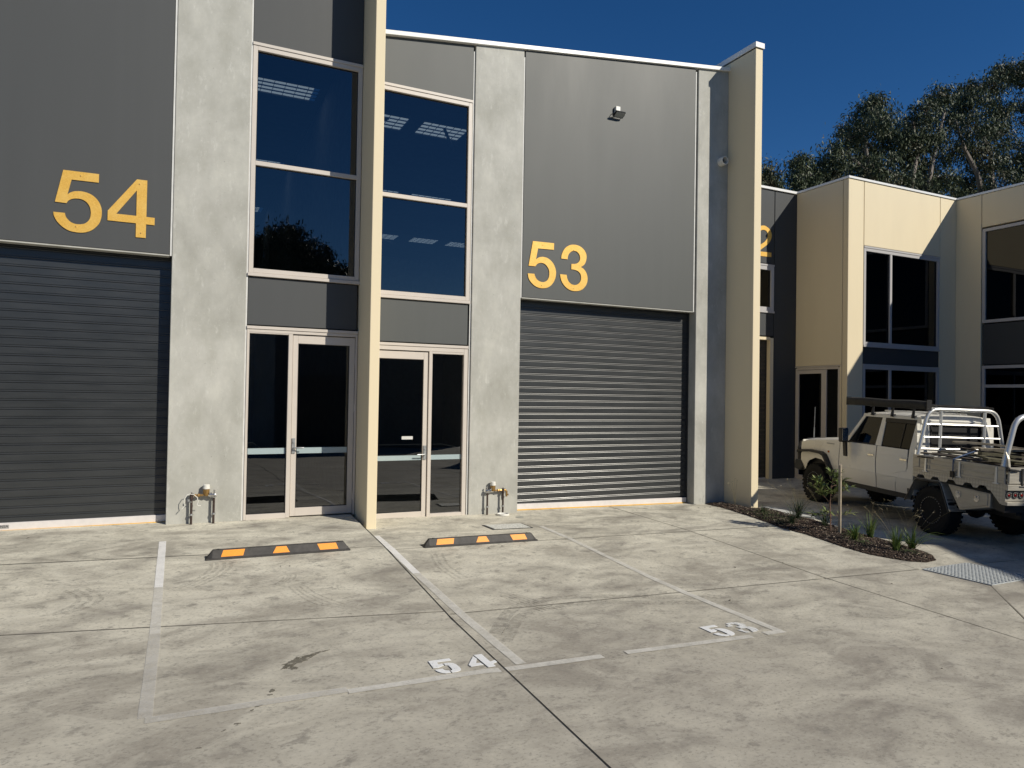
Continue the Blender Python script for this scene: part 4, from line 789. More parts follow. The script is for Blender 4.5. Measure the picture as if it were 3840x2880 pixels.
# strappy tussocks
def blade_mat(name,a,b_,c_):
    n=NT(name,rough=.5,spec=.4); g=n.N.new('ShaderNodeNewGeometry'); n.base(n.ramp(g.outputs['Random Per Island'],[(0,a),(.5,b_),(1,c_)]))
    n.b.inputs['Subsurface Weight'].default_value=0; return n.m
MAT['blade']=blade_mat('tussock_green',(.03,.065,.014),(.09,.15,.03),(.20,.25,.06))
MAT['blade_dark']=blade_mat('tussock_dark_green',(.012,.028,.012),(.03,.055,.02),(.06,.085,.03))
MAT['blade_dry']=blade_mat('dry_grass',(.20,.15,.08),(.3,.24,.13),(.12,.11,.05))
def tussock(x,y,hgt,n_,spread,mat,lab,seed,wd=.0045,name='tussock_grass',cat='grass tuft'):
    r=random.Random(seed); z0=mz(x,y) if inpoly(x,y) else gh(x,y); b=MB(); b.o=Vector((x,y,z0))
    for i in range(int(n_*.8)):
        a=r.uniform(0,6.28); lean=abs(r.gauss(0,.62))*spread+.06; H=1.2*hgt*r.uniform(.45,1.05); w_=1.35*wd*r.uniform(.6,1.25); bx,by=x+r.uniform(-.03,.03),y+r.uniform(-.03,.03)
        S=5; V=[];F=[]; ca,sa=math.cos(a),math.sin(a); px,py=-sa*w_,ca*w_; tw=r.uniform(-.6,.6); droop=r.uniform(.0,.75)*lean
        for k in range(S+1):
            t=k/S; rad=H*(lean*t+droop*t*t*1.1); zz=H*(t-.45*(lean+droop)*t*t*t); ww=(1-t**2.2)*(1 if k else .7)
            cx,cy=bx+ca*rad+sa*tw*.06*t,by+sa*rad-ca*tw*.06*t
            V+= [(cx-px*ww,cy-py*ww,z0+zz),(cx+px*ww,cy+py*ww,z0+zz+.001)]
        for k in range(S): F.append((2*k,2*k+1,2*k+3,2*k+2))
        b.add(V,F)
    t=thing(name,lab,cat,(x,y,z0),'strappy grass tufts in the garden bed'); b.build('leaves',MAT[mat],t,recalc=False); return t,b,z0
def stalks(t,x,y,z0,hgt,n_,seed,ang=.7,mat='blade_dry',r0=.0016):
    r=random.Random(seed); b=MB((x,y,z0))
    for i in range(n_):
        a=r.uniform(0,6.28); L=hgt*r.uniform(.75,1.15); d=r.uniform(.15,ang); pts=[]
        for k in range(5): tt=k/4; pts.append((x+math.cos(a)*d*L*tt**1.6,y+math.sin(a)*d*L*tt**1.6,z0+L*(tt-.12*d*tt*tt)))
        b.tube(pts,r0,3,False); e=pts[-1]
        for q in range(5): b.tube([e,(e[0]+r.uniform(-.03,.03),e[1]+r.uniform(-.03,.03),e[2]+r.uniform(-.02,.03))],r0*.9,3,False)
    b.build('flower_stalks',MAT[mat],t,recalc=False)
for i,(x,y,hh,nn,sp,mt,lab,stk) in enumerate([
 (8.97,7.12,.27,95,.75,'blade','bright green grass tuft just right of the wooden stake',0),
 (9.40,7.20,.36,85,.45,'blade','upright green tuft behind, midway between the stake and the bed tip',3),
 (9.01,6.50,.33,110,.5,'blade','tall green tuft with long dry stalks near the front of the bed',9),
 (9.37,6.52,.34,90,1.15,'blade','widest arching tuft at the rounded tip of the bed',5),
 (9.40,8.55,.38,120,.8,'blade_dark','large dark fine tuft left of the sapling, beside the blade wall',8),
 (8.93,8.25,.26,90,1.0,'blade_dark','low dark tuft spilling over the bed edge left of the sapling',2),
 (9.32,7.95,.32,70,.6,'blade_dark','thin dark tuft directly left of the sapling trunk',3),
 (9.22,9.15,.16,80,1.3,'blade_dark','low dark ground-hugging tuft by the foot of the blade wall',0)]):
    t,b_,z0=tussock(x,y,hh,nn,sp,mt,lab,40+i,.0042 if mt=='blade' else .003)
    if stk: stalks(t,x,y,z0,hh*1.75,stk,90+i,.8)
t=thing('dry_weed','thin dry weed in front of the shaded blade wall','weed',(9.25,9.86,mz(9.25,9.86))); stalks(t,9.25,9.86,t.location.z,.52,4,7,.35,r0=.0022)
# low weeds
n=NT('small_leaf_green',rough=.6); g=n.N.new('ShaderNodeNewGeometry'); n.base(n.ramp(g.outputs['Random Per Island'],[(0,(.02,.035,.012)),(1,(.09,.12,.04))])); MAT['leaflet']=n.m
rs=random.Random(8); b=MB()
for c_ in [(9.1,9.05,.28),(8.95,8.75,.25),(8.85,8.35,.15),(9.1,7.3,.1),(8.9,6.95,.12),(9.1,6.35,.12)]:
    for i in range(int(420*c_[2]/.28)):
        x,y=rs.gauss(c_[0],c_[2]*.5),rs.gauss(c_[1],c_[2]*.7)
        if not inpoly(x,y): continue
        z=mz(x,y)+rs.uniform(.0,.05); a=rs.uniform(0,6.28); L=rs.uniform(.008,.02); ux,uy=math.cos(a)*L,math.sin(a)*L
        b.add([(x-ux,y-uy,z),(x+uy*.5,y-ux*.5,z+.004),(x+ux,y+uy,z+.008),(x-uy*.5,y+ux*.5,z+.004)],[(0,1,2,3)])
tag(b.build('ground_cover',MAT['leaflet'],None,recalc=False),'low small-leaved weeds creeping over the mulch','ground cover',kind='stuff')
# stake and sapling
sx_,sy_=9.15,7.53; sz=mz(sx_,sy_)
stt=thing('timber_stake','square weathered timber stake standing upright beside the young sapling','stake',(sx_,sy_,sz))
MB().hexa([(-.022,-.018,-.05),(.022,-.018,-.05),(.022,.018,-.05),(-.022,.018,-.05),(-.03,-.018,1.035),(.014,-.018,1.045),(.014,.018,1.045),(-.03,.018,1.035)]).build('post',simple('weathered_timber',(.33,.28,.21),.85,0,.25,14,.3),stt,bevel=.003)
stt.rotation_euler=(0,0,.35)
tx,ty=9.10,7.66; tz=mz(tx,ty)
sap=thing('sapling','young leafy sapling tied beside the timber stake','sapling',(tx,ty,tz))
rs=random.Random(21); bark=simple('sapling_bark',(.20,.12,.085),.8,0,.2,20)
tr=MB().tube([(0,0,-.02),(.004,.0,.2),(-.006,.004,.42),(.012,.0,.62),(.03,-.01,.82)],[.011,.010,.008,.006,.003],7); tw=MB(); lv=MB()
MAT['sap_leaf']=blade_mat('sapling_leaf',(.07,.10,.028),(.15,.20,.06),(.30,.33,.13))
def leafb(b,p,d,L,wd,droop=.2,upv=Vector((0,0,1))):
    d=d.normalized(); s=d.cross(upv); s=s.normalized() if s.length>1e-3 else Vector((1,0,0)); p=Vector(p); m1=p+d*L*.45+upv*L*.03; e=p+d*L-upv*L*droop
    b.add([p,m1+s*wd,e,m1-s*wd,p+d*L*.5-upv*L*.02],[(0,1,4),(1,2,4),(2,3,4),(3,0,4)])
right=Vector((rt.x,rt.y,0)); back=Vector((fw.x,fw.y,0)).normalized()
for (h0,dx_,dy_,dz_,nl,sd) in [(.40,-.22,.02,.40,17,1),(.45,-.30,-.06,.28,16,2),(.5,.20,.03,.22,14,3),(.55,.30,-.02,.14,13,4),(.6,-.15,.1,.2,13,5),(.7,.1,-.08,.2,14,6),(.25,-.30,.0,.02,11,7),(.25,.34,.03,.03,9,8),(.3,-.12,-.1,.02,9,9),(.55,-.05,-.15,.1,12,10),(.8,.0,.0,.12,14,11),(.62,-.24,0,.16,12,12),(.68,.24,.08,.12,12,13)]:
    base_=Vector((0,0,h0)); end=base_+right*dx_+back*dy_+Vector((0,0,dz_)); mid=(base_+end)/2+Vector((0,0,-.02))
    tw.tube([base_,mid,end],[.0045,.0035,.002],5)
    nl=int(nl*2.1)
    for i in range(nl):
        t_=.3+.7*i/nl; p=base_.lerp(end,t_); an=rs.uniform(0,6.28); d=(end-base_).normalized()*.7+Vector((math.cos(an),math.sin(an),rs.uniform(-.3,.5)))*.8
        leafb(lv,p,d,rs.uniform(.09,.155),rs.uniform(.013,.02),rs.uniform(-.1,.35))
tr.build('trunk',bark,sap,smooth=True); tw.build('branches',bark,sap,smooth=True); lv.build('leaves',MAT['sap_leaf'],sap,recalc=False)
# ================================================================ drain grate
A_,B_,C_=Vector((8.60,5.83)),Vector((9.56,5.87)),Vector((8.70,5.06)); D_=B_+(C_-A_)
gt=thing('drain_grate','galvanised steel grid grate set in the concrete beside the garden bed tip','drain grate',(8.6,5.83,gh(8.6,5.83))); og=gt.location
q=[A_,B_,D_,C_]; sheet('pit_dark_sheet',[tuple(p) for p in q],MAT['joint_dark'],gt,.001,.003).location=-og  # dark sheet stands in for the shaded pit below the bars
bars=MB(og); cr_=MB(og)
def gp(u,v): p=A_+(B_-A_)*u+(C_-A_)*v; return p
def bar(m,u0,v0,u1,v1,wd,z0,z1):
    a=gp(u0,v0);b_=gp(u1,v1); t=(b_-a).normalized(); nq=Vector((-t.y,t.x))*wd/2; P=[a-nq,b_-nq,b_+nq,a+nq]
    m.hexa([(p.x,p.y,gh(p.x,p.y)+z0) for p in P]+[(p.x,p.y,gh(p.x,p.y)+z1) for p in P])
e=MB(og)
for a in ((0,0,1,0),(0,1,1,1),(0,0,0,1),(1,0,1,1)): bar(e,*a,.018,.004,.014)
MAT['galv']=simple('galvanised_steel_glare',(.50,.53,.54),.45,.15,.15,25)  # pale low-metal colour stands in for the sun's glare on the steel
e.build('edge_bar',MAT['galv'],gt)
for i in range(1,19): 
    m_=MB(og); bar(m_,.012,i/19,.988,i/19,.010,.005,.0165); m_.build('bar',MAT['galv'],gt)
c2=MB(og)
for i in range(1,13): bar(c2,i/13,.012,i/13,.988,.017,.006,.0155)
c2.build('cross_rods',MAT['galv'],gt)
# ================================================================ dry leaves / grit
lm_=simple('dry_leaf',(.03,.022,.015),.8)
for i,(x,y) in enumerate([(8.57,10.05),(8.72,10.05),(8.86,10.07),(8.93,9.95),(9.03,10.2),(3.62,8.2),(3.83,8.25),(6.45,7.6),(5.2,5.6),(1.06,7.95),(1.15,7.93),(7.55,5.5),(6.2,6.6),(-1.55,10.05),(7.0,6.6),(5.55,3.6)]):
    r=random.Random(i); a=r.uniform(0,3); L=r.uniform(.012,.026); z=gh(x,y)+.003
    b=MB((x,y,z)); ux,uy=math.cos(a)*L,math.sin(a)*L
    b.add([(x-ux,y-uy,z),(x-uy*.4,y+ux*.4,z+.005),(x+ux,y+uy,z+.002),(x+uy*.4,y-ux*.4,z+.006)],[(0,1,2,3)])
    o_=b.build('dry_leaf',lm_,None,recalc=False); o_.location=(x,y,z); tag(o_,'tiny dry leaf lying on the concrete','leaf','dry leaves scattered on the concrete')
# ================================================================ eucalypts behind the units
def leafmat(name,a,b_,c_,rough=.5):
    n=NT(name,rough=rough,spec=.3); g=n.N.new('ShaderNodeNewGeometry'); v=n.noise(n.mapping(),.9,3)
    c1=n.ramp(g.outputs['Random Per Island'],[(0,a),(.6,b_),(1,c_)]); n.base(n.mix(n.ramp(v,[(.56,0.0),(.66,.5)]),c1,(.10,.065,.035))); return n.m
MAT['gum_leaf']=leafmat('gum_leaves',(.034,.050,.026),(.060,.080,.040),(.088,.108,.056))
MAT['gum_bark']=simple('gum_bark',(.20,.17,.15),.8,0,.3,3)
def gum_tree(x,y,zb,blobs,limbs,lab,seed,dens=1.0,leaf=.21,group='gum trees rising behind the cream units'):
    t=thing('gum_tree',lab,'tree',(x,y,zb),group); r=np.random.RandomState(seed); V=[];F=[]; base=0; tw=MB((x,y,zb))
    P=[];D=[];Ls=[]
    for (bx,by,bz,br) in blobs:
        nclu=int(24*br*br*dens)+8
        for c in range(nclu):
            d=r.normal(size=3); d/=np.linalg.norm(d); rad=br*(.35+.65*r.rand()**.5); d[2]*=.8
            cc=np.array([bx,by,bz])+d*rad; cr=.42*r.uniform(.6,1.3)
            if r.rand()<.45:
                a=Vector((bx,by,bz)); tw.tube([a,a.lerp(Vector(cc),.5)+Vector((0,0,.12)),Vector(cc)],[.03,.018,.008],4,False)
            nl=int(62*dens)
            q=r.normal(size=(nl,3))*np.array([cr*.55,cr*.55,cr*.5])+cc
            dd=r.normal(size=(nl,3))*.55; dd[:,2]-=.75; dd/=np.linalg.norm(dd,axis=1)[:,None]
            P.append(q);D.append(dd);Ls.append(leaf*r.uniform(.6,1.25,nl))
    P=np.concatenate(P);D=np.concatenate(D);Ls=np.concatenate(Ls); n_=len(P)
    s=np.cross(D,r.normal(size=(n_,3))); s/=np.linalg.norm(s,axis=1)[:,None]; wd=(Ls*.13)[:,None]
    m1=P+D*(Ls*.4)[:,None]; e=P+D*Ls[:,None]
    W=np.stack([P,m1+s*wd,e,m1-s*wd],1).reshape(-1,3)-np.array([x,y,zb])
    me=bpy.data.meshes.new('crown'); me.vertices.add(n_*4); me.vertices.foreach_set('co',W.ravel()); me.loops.add(n_*4); me.loops.foreach_set('vertex_index',np.arange(n_*4)); me.polygons.add(n_); me.polygons.foreach_set('loop_start',np.arange(n_)*4); me.polygons.foreach_set('loop_total',np.full(n_,4)); me.update(); me.validate(); me.materials.append(MAT['gum_leaf'])
    o=bpy.data.objects.new('crown',me); COL.objects.link(o); o.parent=t
    tk=MB((x,y,zb)); tk.tube([(x,y,zb),(x+.1,y,zb+4),(limbs[0][0])],[.32,.26,.18],10); 
    for L in limbs: 
        k=len(L); tk.tube(L,[.13*(1-i/k)**1.1+.03 for i in range(k)],8)
    tk.build('trunk',MAT['gum_bark'],t,smooth=True); tag(tw.build('twigs',MAT['gum_bark'],t,recalc=False),kind='stuff'); return n_
tot=0
big1=[(29.76,23.0,15.76,0.62),(30.2,24.0,15.51,0.69),(29.29,22.0,14.75,0.74),(28.89,23.5,14.32,0.72),(31.73,24.5,14.88,0.92),(31.57,23.0,14.62,0.79),(27.01,22.5,12.85,0.64),(30.01,24.0,13.29,0.89),(29.18,22.0,12.59,0.93),(33.73,24.0,14.28,0.93),(26.78,23.0,12.04,0.46),(29.32,24.0,12.34,0.78),(29.81,23.0,11.91,0.86),(31.97,23.0,12.46,0.89),(35.33,24.0,13.74,0.84),(33.95,24.0,15.98,0.67),(32.84,23.0,14.54,0.7),(30.39,24.0,11.65,0.59),(32.6,24.0,11.89,0.61),(30.11,23.0,16.17,0.39)]
big2=[(34.99,23.0,17.48,0.61),(37.78,24.0,17.98,0.76),(32.35,22.0,15.79,0.68),(37.88,23.0,17.84,0.69),(37.37,24.0,16.76,0.97),(36.25,22.0,15.72,0.91),(34.07,23.0,15.05,0.81),(41.82,24.0,18.42,0.91),(40.09,23.0,16.36,0.98),(37.81,24.0,15.36,0.98),(38.77,23.0,14.89,1.07),(43.27,24.0,15.8,1.15),(35.03,23.0,13.26,0.82),(39.13,24.0,13.76,0.99),(38.8,22.0,13.02,1.04),(42.18,24.0,20.66,0.57),(42.08,23.0,20.46,0.67),(38.9,24.0,19.08,0.49),(39.62,23.0,19.05,0.65),(42.94,24.0,20.6,0.69),(42.84,23.0,19.94,0.79),(43.82,23.0,18.44,1.36),(44.33,23.0,16.24,1.48),(43.85,23.0,14.17,1.36),(36.67,23.0,12.35,0.63),(34.25,23.0,12.54,0.61),(47.37,23.0,18.52,1.53),(47.92,23.0,15.95,1.54)]
small=[(25.06,23.0,12.51,0.36),(26.67,24.0,12.77,0.47),(26.57,23.0,12.65,0.37),(25.01,23.0,11.77,0.45),(25.95,23.0,11.73,0.55),(26.97,23.0,11.88,0.42),(25.39,23.0,11.19,0.45),(26.59,23.0,11.18,0.46),(27.63,23.0,11.51,0.37)]
tiny=[(23.2,23.0,11.77,0.22),(23.09,23.0,11.31,0.35),(23.5,23.0,11.11,0.26),(22.92,23.0,10.85,0.31),(22.51,23.0,11.1,0.35),(23.86,23.0,10.89,0.18)]
tot+=gum_tree(30.96,23.0,-.3,big1,[[(32.35,23.0,11.03),(30.87,23.0,12.55),(29.24,23.0,12.88),(28.07,23.0,13.55)],[(32.35,23.0,11.27),(30.51,23.0,12.25),(29.65,23.0,13.33),(29.22,23.0,14.7)],[(32.35,23.0,11.03),(32.86,23.0,12.84),(33.3,23.0,14.42),(32.83,23.0,15.84)],[(31.46,23.0,12.04),(29.67,23.0,12.08),(28.3,23.0,11.98)]],'broad gum tree with a domed crown above the cream corner wall',1,1.15)
tot+=gum_tree(38.0,23.0,-.3,big2,[[(38.8,23.0,11.83),(38.18,23.0,13.89),(37.06,23.0,15.04),(36.22,23.0,16.47)],[(38.8,23.0,11.83),(39.4,23.0,13.8),(39.21,23.0,15.39),(37.89,23.0,16.51)],[(38.8,23.0,12.1),(40.57,23.0,13.15),(42.13,23.0,13.92),(44.34,23.0,15.39)],[(34.65,23.0,11.57),(34.09,23.0,12.77),(34.62,23.0,14.63),(35.4,23.0,16.83)]],'tallest gum tree reaching the right edge of the photo',2,1.15)
tot+=gum_tree(26.23,23.0,-.3,small,[[(26.6,23.0,10.53),(26.14,23.0,11.39),(25.69,23.0,12.24)],[(26.6,23.0,10.76),(26.98,23.0,11.51),(26.58,23.0,12.15)]],'small drooping gum tree between the blade wall and the large gums',3,1.1)
tot+=gum_tree(23.24,23.0,-.3,tiny,[[(23.28,23.0,10.33),(23.15,23.0,10.97),(23.14,23.0,11.59)]],'tip of a small gum tree just right of the blade wall',4,1.1)
# tree behind the camera,seen mirrored in the unit 54 window
bk=[(6.2+dx,-27+dy,9.3+dz,rr) for dx,dy,dz,rr in [(0,0,2.2,1.5),(-1.6,1,1.2,1.6),(1.6,0,1.2,1.7),(0,1,.4,2),(-2.6,0,-.4,1.6),(2.8,1,-.2,1.8),(-3.4,0,-1.8,1.4),(3.8,0,-1.6,1.6),(0,0,-1.6,2.2),(-1.8,0,-2.4,1.8),(2,0,-2.5,2),(4.2,0,-3.2,1.4),(-3.4,0,-3.4,1.5)]]
gum_tree(6.2,-27,-1,bk,[[(6.2,-27,5),(6,-27,7.5),(5,-27,9.8)],[(6.2,-27,5),(7.5,-27,7.5),(8.5,-27,9)],[(6.2,-27,5.5),(6.2,-27,8),(6.4,-27,10.5)]],'dark gum tree beyond the yard,seen mirrored in the upper window of unit 54',9,1.15,.3,'gum trees across the yard')
print('leaves',tot)
# ================================================================ UTE (x = rearwards, y = towards its far side, z up)
n=NT('dusty_white_paint',rough=.28,spec=.5); a=n.noise(n.mapping(),1.8,5,.6); g=n.N.new('ShaderNodeSeparateXYZ'); n.L.new(n.co.outputs['Object'],g.inputs[0])
dust=n.N.new('ShaderNodeMapRange'); dust.inputs[1].default_value=.85; dust.inputs[2].default_value=.5; n.L.new(g.outputs[2],dust.inputs[0])
n.base(n.mix(n.math('MULTIPLY',dust.outputs[0],n.ramp(a,[(.3,.2),(.7,.5)])),n.ramp(a,[(.3,(.76,.74,.67)),(.7,(.80,.78,.71))]),(.36,.29,.21))); n.rough(n.ramp(a,[(.3,.22),(.7,.42)])); n.b.inputs['Coat Weight'].default_value=.3; MAT['ute_white']=n.m
n=NT('tray_aluminium',rough=.42,metal=.35); a=n.noise(n.mapping((1,1,6)),5,5,.6); n.base(n.ramp(a,[(.3,(.42,.39,.33)),(.7,(.53,.50,.43))])); n.rough(n.ramp(a,[(.3,.3),(.7,.48)])); MAT['tray']=n.m
n=NT('checker_plate',rough=.4,metal=.3,base=(.45,.43,.38)); ch=n.N.new('ShaderNodeTexChecker'); ch.inputs['Scale'].default_value=1; n.L.new(n.mapping((26,26,26),(0,R(45),0),False),ch.inputs[0]); n.base(n.ramp(ch.outputs[1],[(.4,(.44,.41,.35)),(.6,(.54,.51,.44))])); n.bump(ch.outputs[1],.6,.004); MAT['checker']=n.m
MAT['polished']=simple('polished_tube',(.80,.80,.77),.32,.55,.05,12)
MAT['flare']=simple('textured_black_flare',(.022,.022,.023),.5,0,.2,10)
n=NT('tyre_rubber',(.018,.018,.017),.85,spec=.2); n.bump(n.noise(n.mapping(world=False),40,3),.3,.01); MAT['tyre']=n.m
MAT['car_glass']=glass('vehicle_glass',(.30,.32,.31),1.4)
MAT['side_glass']=glass('tinted_side_glass',(.10,.10,.09),1.35)
MAT['canvas']=simple('dark_canvas',(.028,.027,.024),.85,0,.3,12)
MAT['seat']=simple('dark_seat_trim',(.03,.03,.03),.9)
MAT['red_lens']=simple('red_lens',(.22,.006,.006),.2); MAT['amber']=simple('amber_lens',(.35,.10,.02),.25)
UT=thing('parked_ute','dusty white dual cab ute with aluminium tray and roof awning parked on the right','ute',(11.596,10.176,-.243),rz=math.atan2(-.9722,-.2341))
UT.scale=(.939,.939,.966); UT.rotation_euler=(-.020,.0245,math.atan2(-.9722,-.2341))
WD=1.86
def ls(z):
    if z<.82: return .085+(.82-z)*.14
    if z<1.1: return .085
    if z<1.33: return .085+(z-1.1)*.07
    return .101+(z-1.33)*.22
def side_panel(name,poly,far,mat='ute_white',parent=None,th=.014,off=0.0,zl=(.6,.7,.82,.95,1.1,1.2,1.33,1.5,1.7,1.88)):
    bm=bmesh.new(); bm.faces.new([bm.verts.new((s,0,z)) for s,z in poly])
    bmesh.ops.triangulate(bm,faces=bm.faces)
    for z in zl: bmesh.ops.bisect_plane(bm,geom=bm.verts[:]+bm.edges[:]+bm.faces[:],plane_co=(0,0,z),plane_no=(0,0,1))
    for v in bm.verts:
        l=ls(v.co.z)+off; v.co.y=WD-l if far else l
    me=bpy.data.meshes.new(name); bm.to_mesh(me); bm.free(); me.materials.append(MAT[mat]); 
    o=bpy.data.objects.new(name,me); COL.objects.link(o); o.parent=parent or UT
    m_=o.modifiers.new('thickness','SOLIDIFY'); m_.thickness=th; m_.offset=0
    return o
def arch(cx,cz,r,a0,a1,n=12): return [(cx+r*math.cos(R(a0+(a1-a0)*i/n)),cz+r*math.sin(R(a0+(a1-a0)*i/n))) for i in range(n+1)]
def up(b,name,mat,smooth=False,bevel=0,parent=None): return b.build(name,MAT[mat],parent or UT,smooth=smooth,bevel=bevel)
for far in (False,True):
    side_panel('front_guard',[(-.60,.66),(-.50,.66)]+arch(-.03,.42,.49,160,12)+[(.50,.54),(.655,.54),(.655,1.335),(.2,1.30),(-.3,1.255),(-.60,1.20)],far)
    fd=side_panel('door',[(.678,.56),(1.712,.56),(1.727,.75),(1.704,1.0),(1.704,1.328),(.678,1.328)],far,off=-.002)
    sd=side_panel('door',[(1.732,.56),(2.20,.56)]+[(2.22,.72),(2.27,.85),(2.36,.94),(2.48,.97),(2.50,1.0)]+[(2.493,1.328),(1.728,1.328),(1.728,1.0),(1.751,.75)],far,off=-.002)
    side_panel('rear_quarter',[(2.212,.56),(2.64,.56),(2.66,.96),(2.66,1.88),(2.555,1.88),(2.530,1.34),(2.517,1.0),(2.495,.95),(2.37,.915),(2.28,.84),(2.232,.72)],far)
    side_panel('sill',[(.50,.47),(2.60,.47),(2.62,.553),(.50,.553)],far,mat='flare')
    # pillars and window surrounds
    side_panel('pillar',[(.80,1.335),(.90,1.335),(1.235,1.85),(1.18,1.88)],far,off=.004)
    side_panel('pillar',[(1.665,1.332),(1.815,1.332),(1.80,1.85),(1.70,1.85)],far,off=.002)
    side_panel('roof_rail',[(1.17,1.852),(2.66,1.852),(2.66,1.905),(1.185,1.905)],far,off=-.006,zl=(1.87,))
    side_panel('glass_surround',[(.90,1.332),(1.66,1.332),(1.66,1.355),(.915,1.355)],far,mat='black',off=.004)
    fw_=side_panel('window',[(.915,1.355),(1.66,1.355),(1.695,1.845),(1.235,1.845)],far,mat='car_glass',th=.003,off=.01)
    rw_=side_panel('window',[(1.82,1.345),(2.52,1.345),(2.55,1.845),(1.805,1.845)],far,mat='side_glass',th=.003,off=.01)
    side_panel('window_divider',[(2.275,1.345),(2.295,1.345),(2.305,1.845),(2.285,1.845)],far,mat='black',off=.003)
    side_panel('weather_shield',[(1.81,1.78),(2.545,1.78),(2.55,1.85),(1.805,1.85)],far,mat='black',off=-.014)
    yl=(WD-ls(1.17)+.012) if far else ls(1.17)-.012
    for s0 in (1.50,2.33):
        b=MB(); sg=-1 if not far else 1; b.box(s0,s0+.17,min(yl,yl-sg*-.012),max(yl,yl-sg*-.012)+.002,1.125,1.165); up(b,'door_handle','chrome',bevel=.004,parent=fd if s0<2 else sd)
    yl=(WD-ls(1.1)+.004) if far else ls(1.1)-.004
    up(MB().box(.30,.36,yl-.004,yl+.004,1.055,1.095),'side_repeater','amber')
    up(MB().box(.26,.50,yl-.004,yl+.004,1.235,1.255),'badge','steel')
for far in (False,True): side_panel('inner_panel',[(.45,.56),(2.1,.56),(2.15,.75),(2.3,.92),(2.6,1.0),(2.6,1.32),(.45,1.30)],far,mat='black',off=.03)
# door crease and gap lines
for far in (False,True):
    y_=(lambda z:(WD-ls(z)+.0095) if far else ls(z)-.0095)
    b=MB(); b.tube([(-.42,y_(1.17),1.17),(.66,y_(1.19),1.19),(2.64,y_(1.19),1.19)],.004,5); b.tube([(.5,y_(.82),.82),(2.62,y_(.82),.82)],.005,5); up(b,'swage_line','ute_white')
# bonnet
st=[(-.60,1.195,1.235),(-.52,1.215,1.285),(-.2,1.26,1.335),(.3,1.305,1.385),(.66,1.338,1.415),(.82,1.345,1.425)]
V=[];F=[]; prof=[(0,0),(.04,.35),(.14,.62),(.32,.85),(.6,.97),(.76,1)]
for s,ze,zc in st:
    row=[(s,.092+l,ze+(zc-ze)*h) for l,h in prof]; row+= [(s,WD-y,z) for s,y,z in reversed(row)]; V+=row
k=len(prof)*2
for i in range(len(st)-1):
    for j in range(k-1): F.append((i*k+j,i*k+j+1,(i+1)*k+j+1,(i+1)*k+j))
b=MB(); b.add(V,F); up(b,'bonnet','ute_white',True)
b=MB(); b.prism([(-.60,.66),(-.60,1.23),(-.57,1.25),(-.55,.66)],.10,WD-.10,'y'); up(b,'front_panel','ute_white')
b=MB(); b.box(-.625,-.60,.42,WD-.42,.86,1.14)
g_=up(b,'grille','black'); 
for i in range(5): up(MB().box(-.64,-.626,.43,WD-.43,.885+i*.052,.90+i*.052),'grille_bar','steel',parent=g_)
for l in (.26,WD-.26):
    h=up(MB().lathe([(.0,-.05),(.06,-.05),(.085,-.02),(.09,0),(.085,.01)],(-.62,l,1.0),'x',20),'headlight','chrome',True); up(MB().lathe([(.0,-.062),(.05,-.058),(.083,-.03)],(-.62,l,1.0),'x',20),'lens','car_glass',True,parent=h)
    up(MB().box(-.60,-.50,(.10 if l<1 else WD-.17),(.17 if l<1 else WD-.10),1.13,1.19),'corner_lamp','amber',bevel=.005)
# bull bar
b=MB(); rb=.034
b.tube([(-.62,.14,.66),(-.74,.14,.70),(-.80,.16,1.05),(-.79,.20,1.17),(-.76,.35,1.235),(-.80,.60,1.25),(-.82,WD/2,1.255),(-.80,WD-.6,1.25),(-.76,WD-.35,1.235),(-.79,WD-.2,1.17),(-.80,WD-.16,1.05),(-.74,WD-.14,.70),(-.62,WD-.14,.66)],rb,10)
b.tube([(-.80,.16,.93),(-.83,.5,.93),(-.83,WD-.5,.93),(-.80,WD-.16,.93)],.026,8)
for l in (.55,WD-.55): b.tube([(-.80,l,.68),(-.81,l,1.25)],.028,8)
up(b,'bull_bar','flare',True)
b=MB(); b.prism([(-.82,.60),(-.80,.80),(-.60,.82),(-.50,.66),(-.62,.58)],.06,WD-.06,'y'); up(b,'bumper','flare',bevel=.02)
b=MB(); b.tube([(-.80,.52,1.27),(-.80,.52,1.45),(-.80,.52,1.50)],[.014,.012,.012],6); b.tube([(-.80,.52,1.5),(-.80,.52,1.95)],.007,5); up(b,'aerial','steel')
# roof
V=[];F=[]; rs_=[(1.17,1.885,1.895),(1.26,1.905,1.945),(1.6,1.91,1.975),(2.2,1.91,1.98),(2.58,1.905,1.965),(2.66,1.895,1.93)]
pr=[(0,0),(.03,.3),(.10,.62),(.25,.85),(.5,.96),(.705,1)]
for s,ze,zc in rs_:
    row=[(s,.222+l,ze+(zc-ze)*h) for l,h in pr]; row+=[(s,WD-y,z) for s,y,z in reversed(row)]; V+=row
k=len(pr)*2
for i in range(len(rs_)-1):
    for j in range(k-1): F.append((i*k+j,i*k+j+1,(i+1)*k+j+1,(i+1)*k+j))
b=MB(); b.add(V,F); roof=up(b,'roof','ute_white',True)
for i in range(7): up(MB().tube([(1.35,.55+i*.125,1.974),(2.5,.55+i*.125,1.977)],.012,6),'roof_rib','ute_white',True,parent=roof)
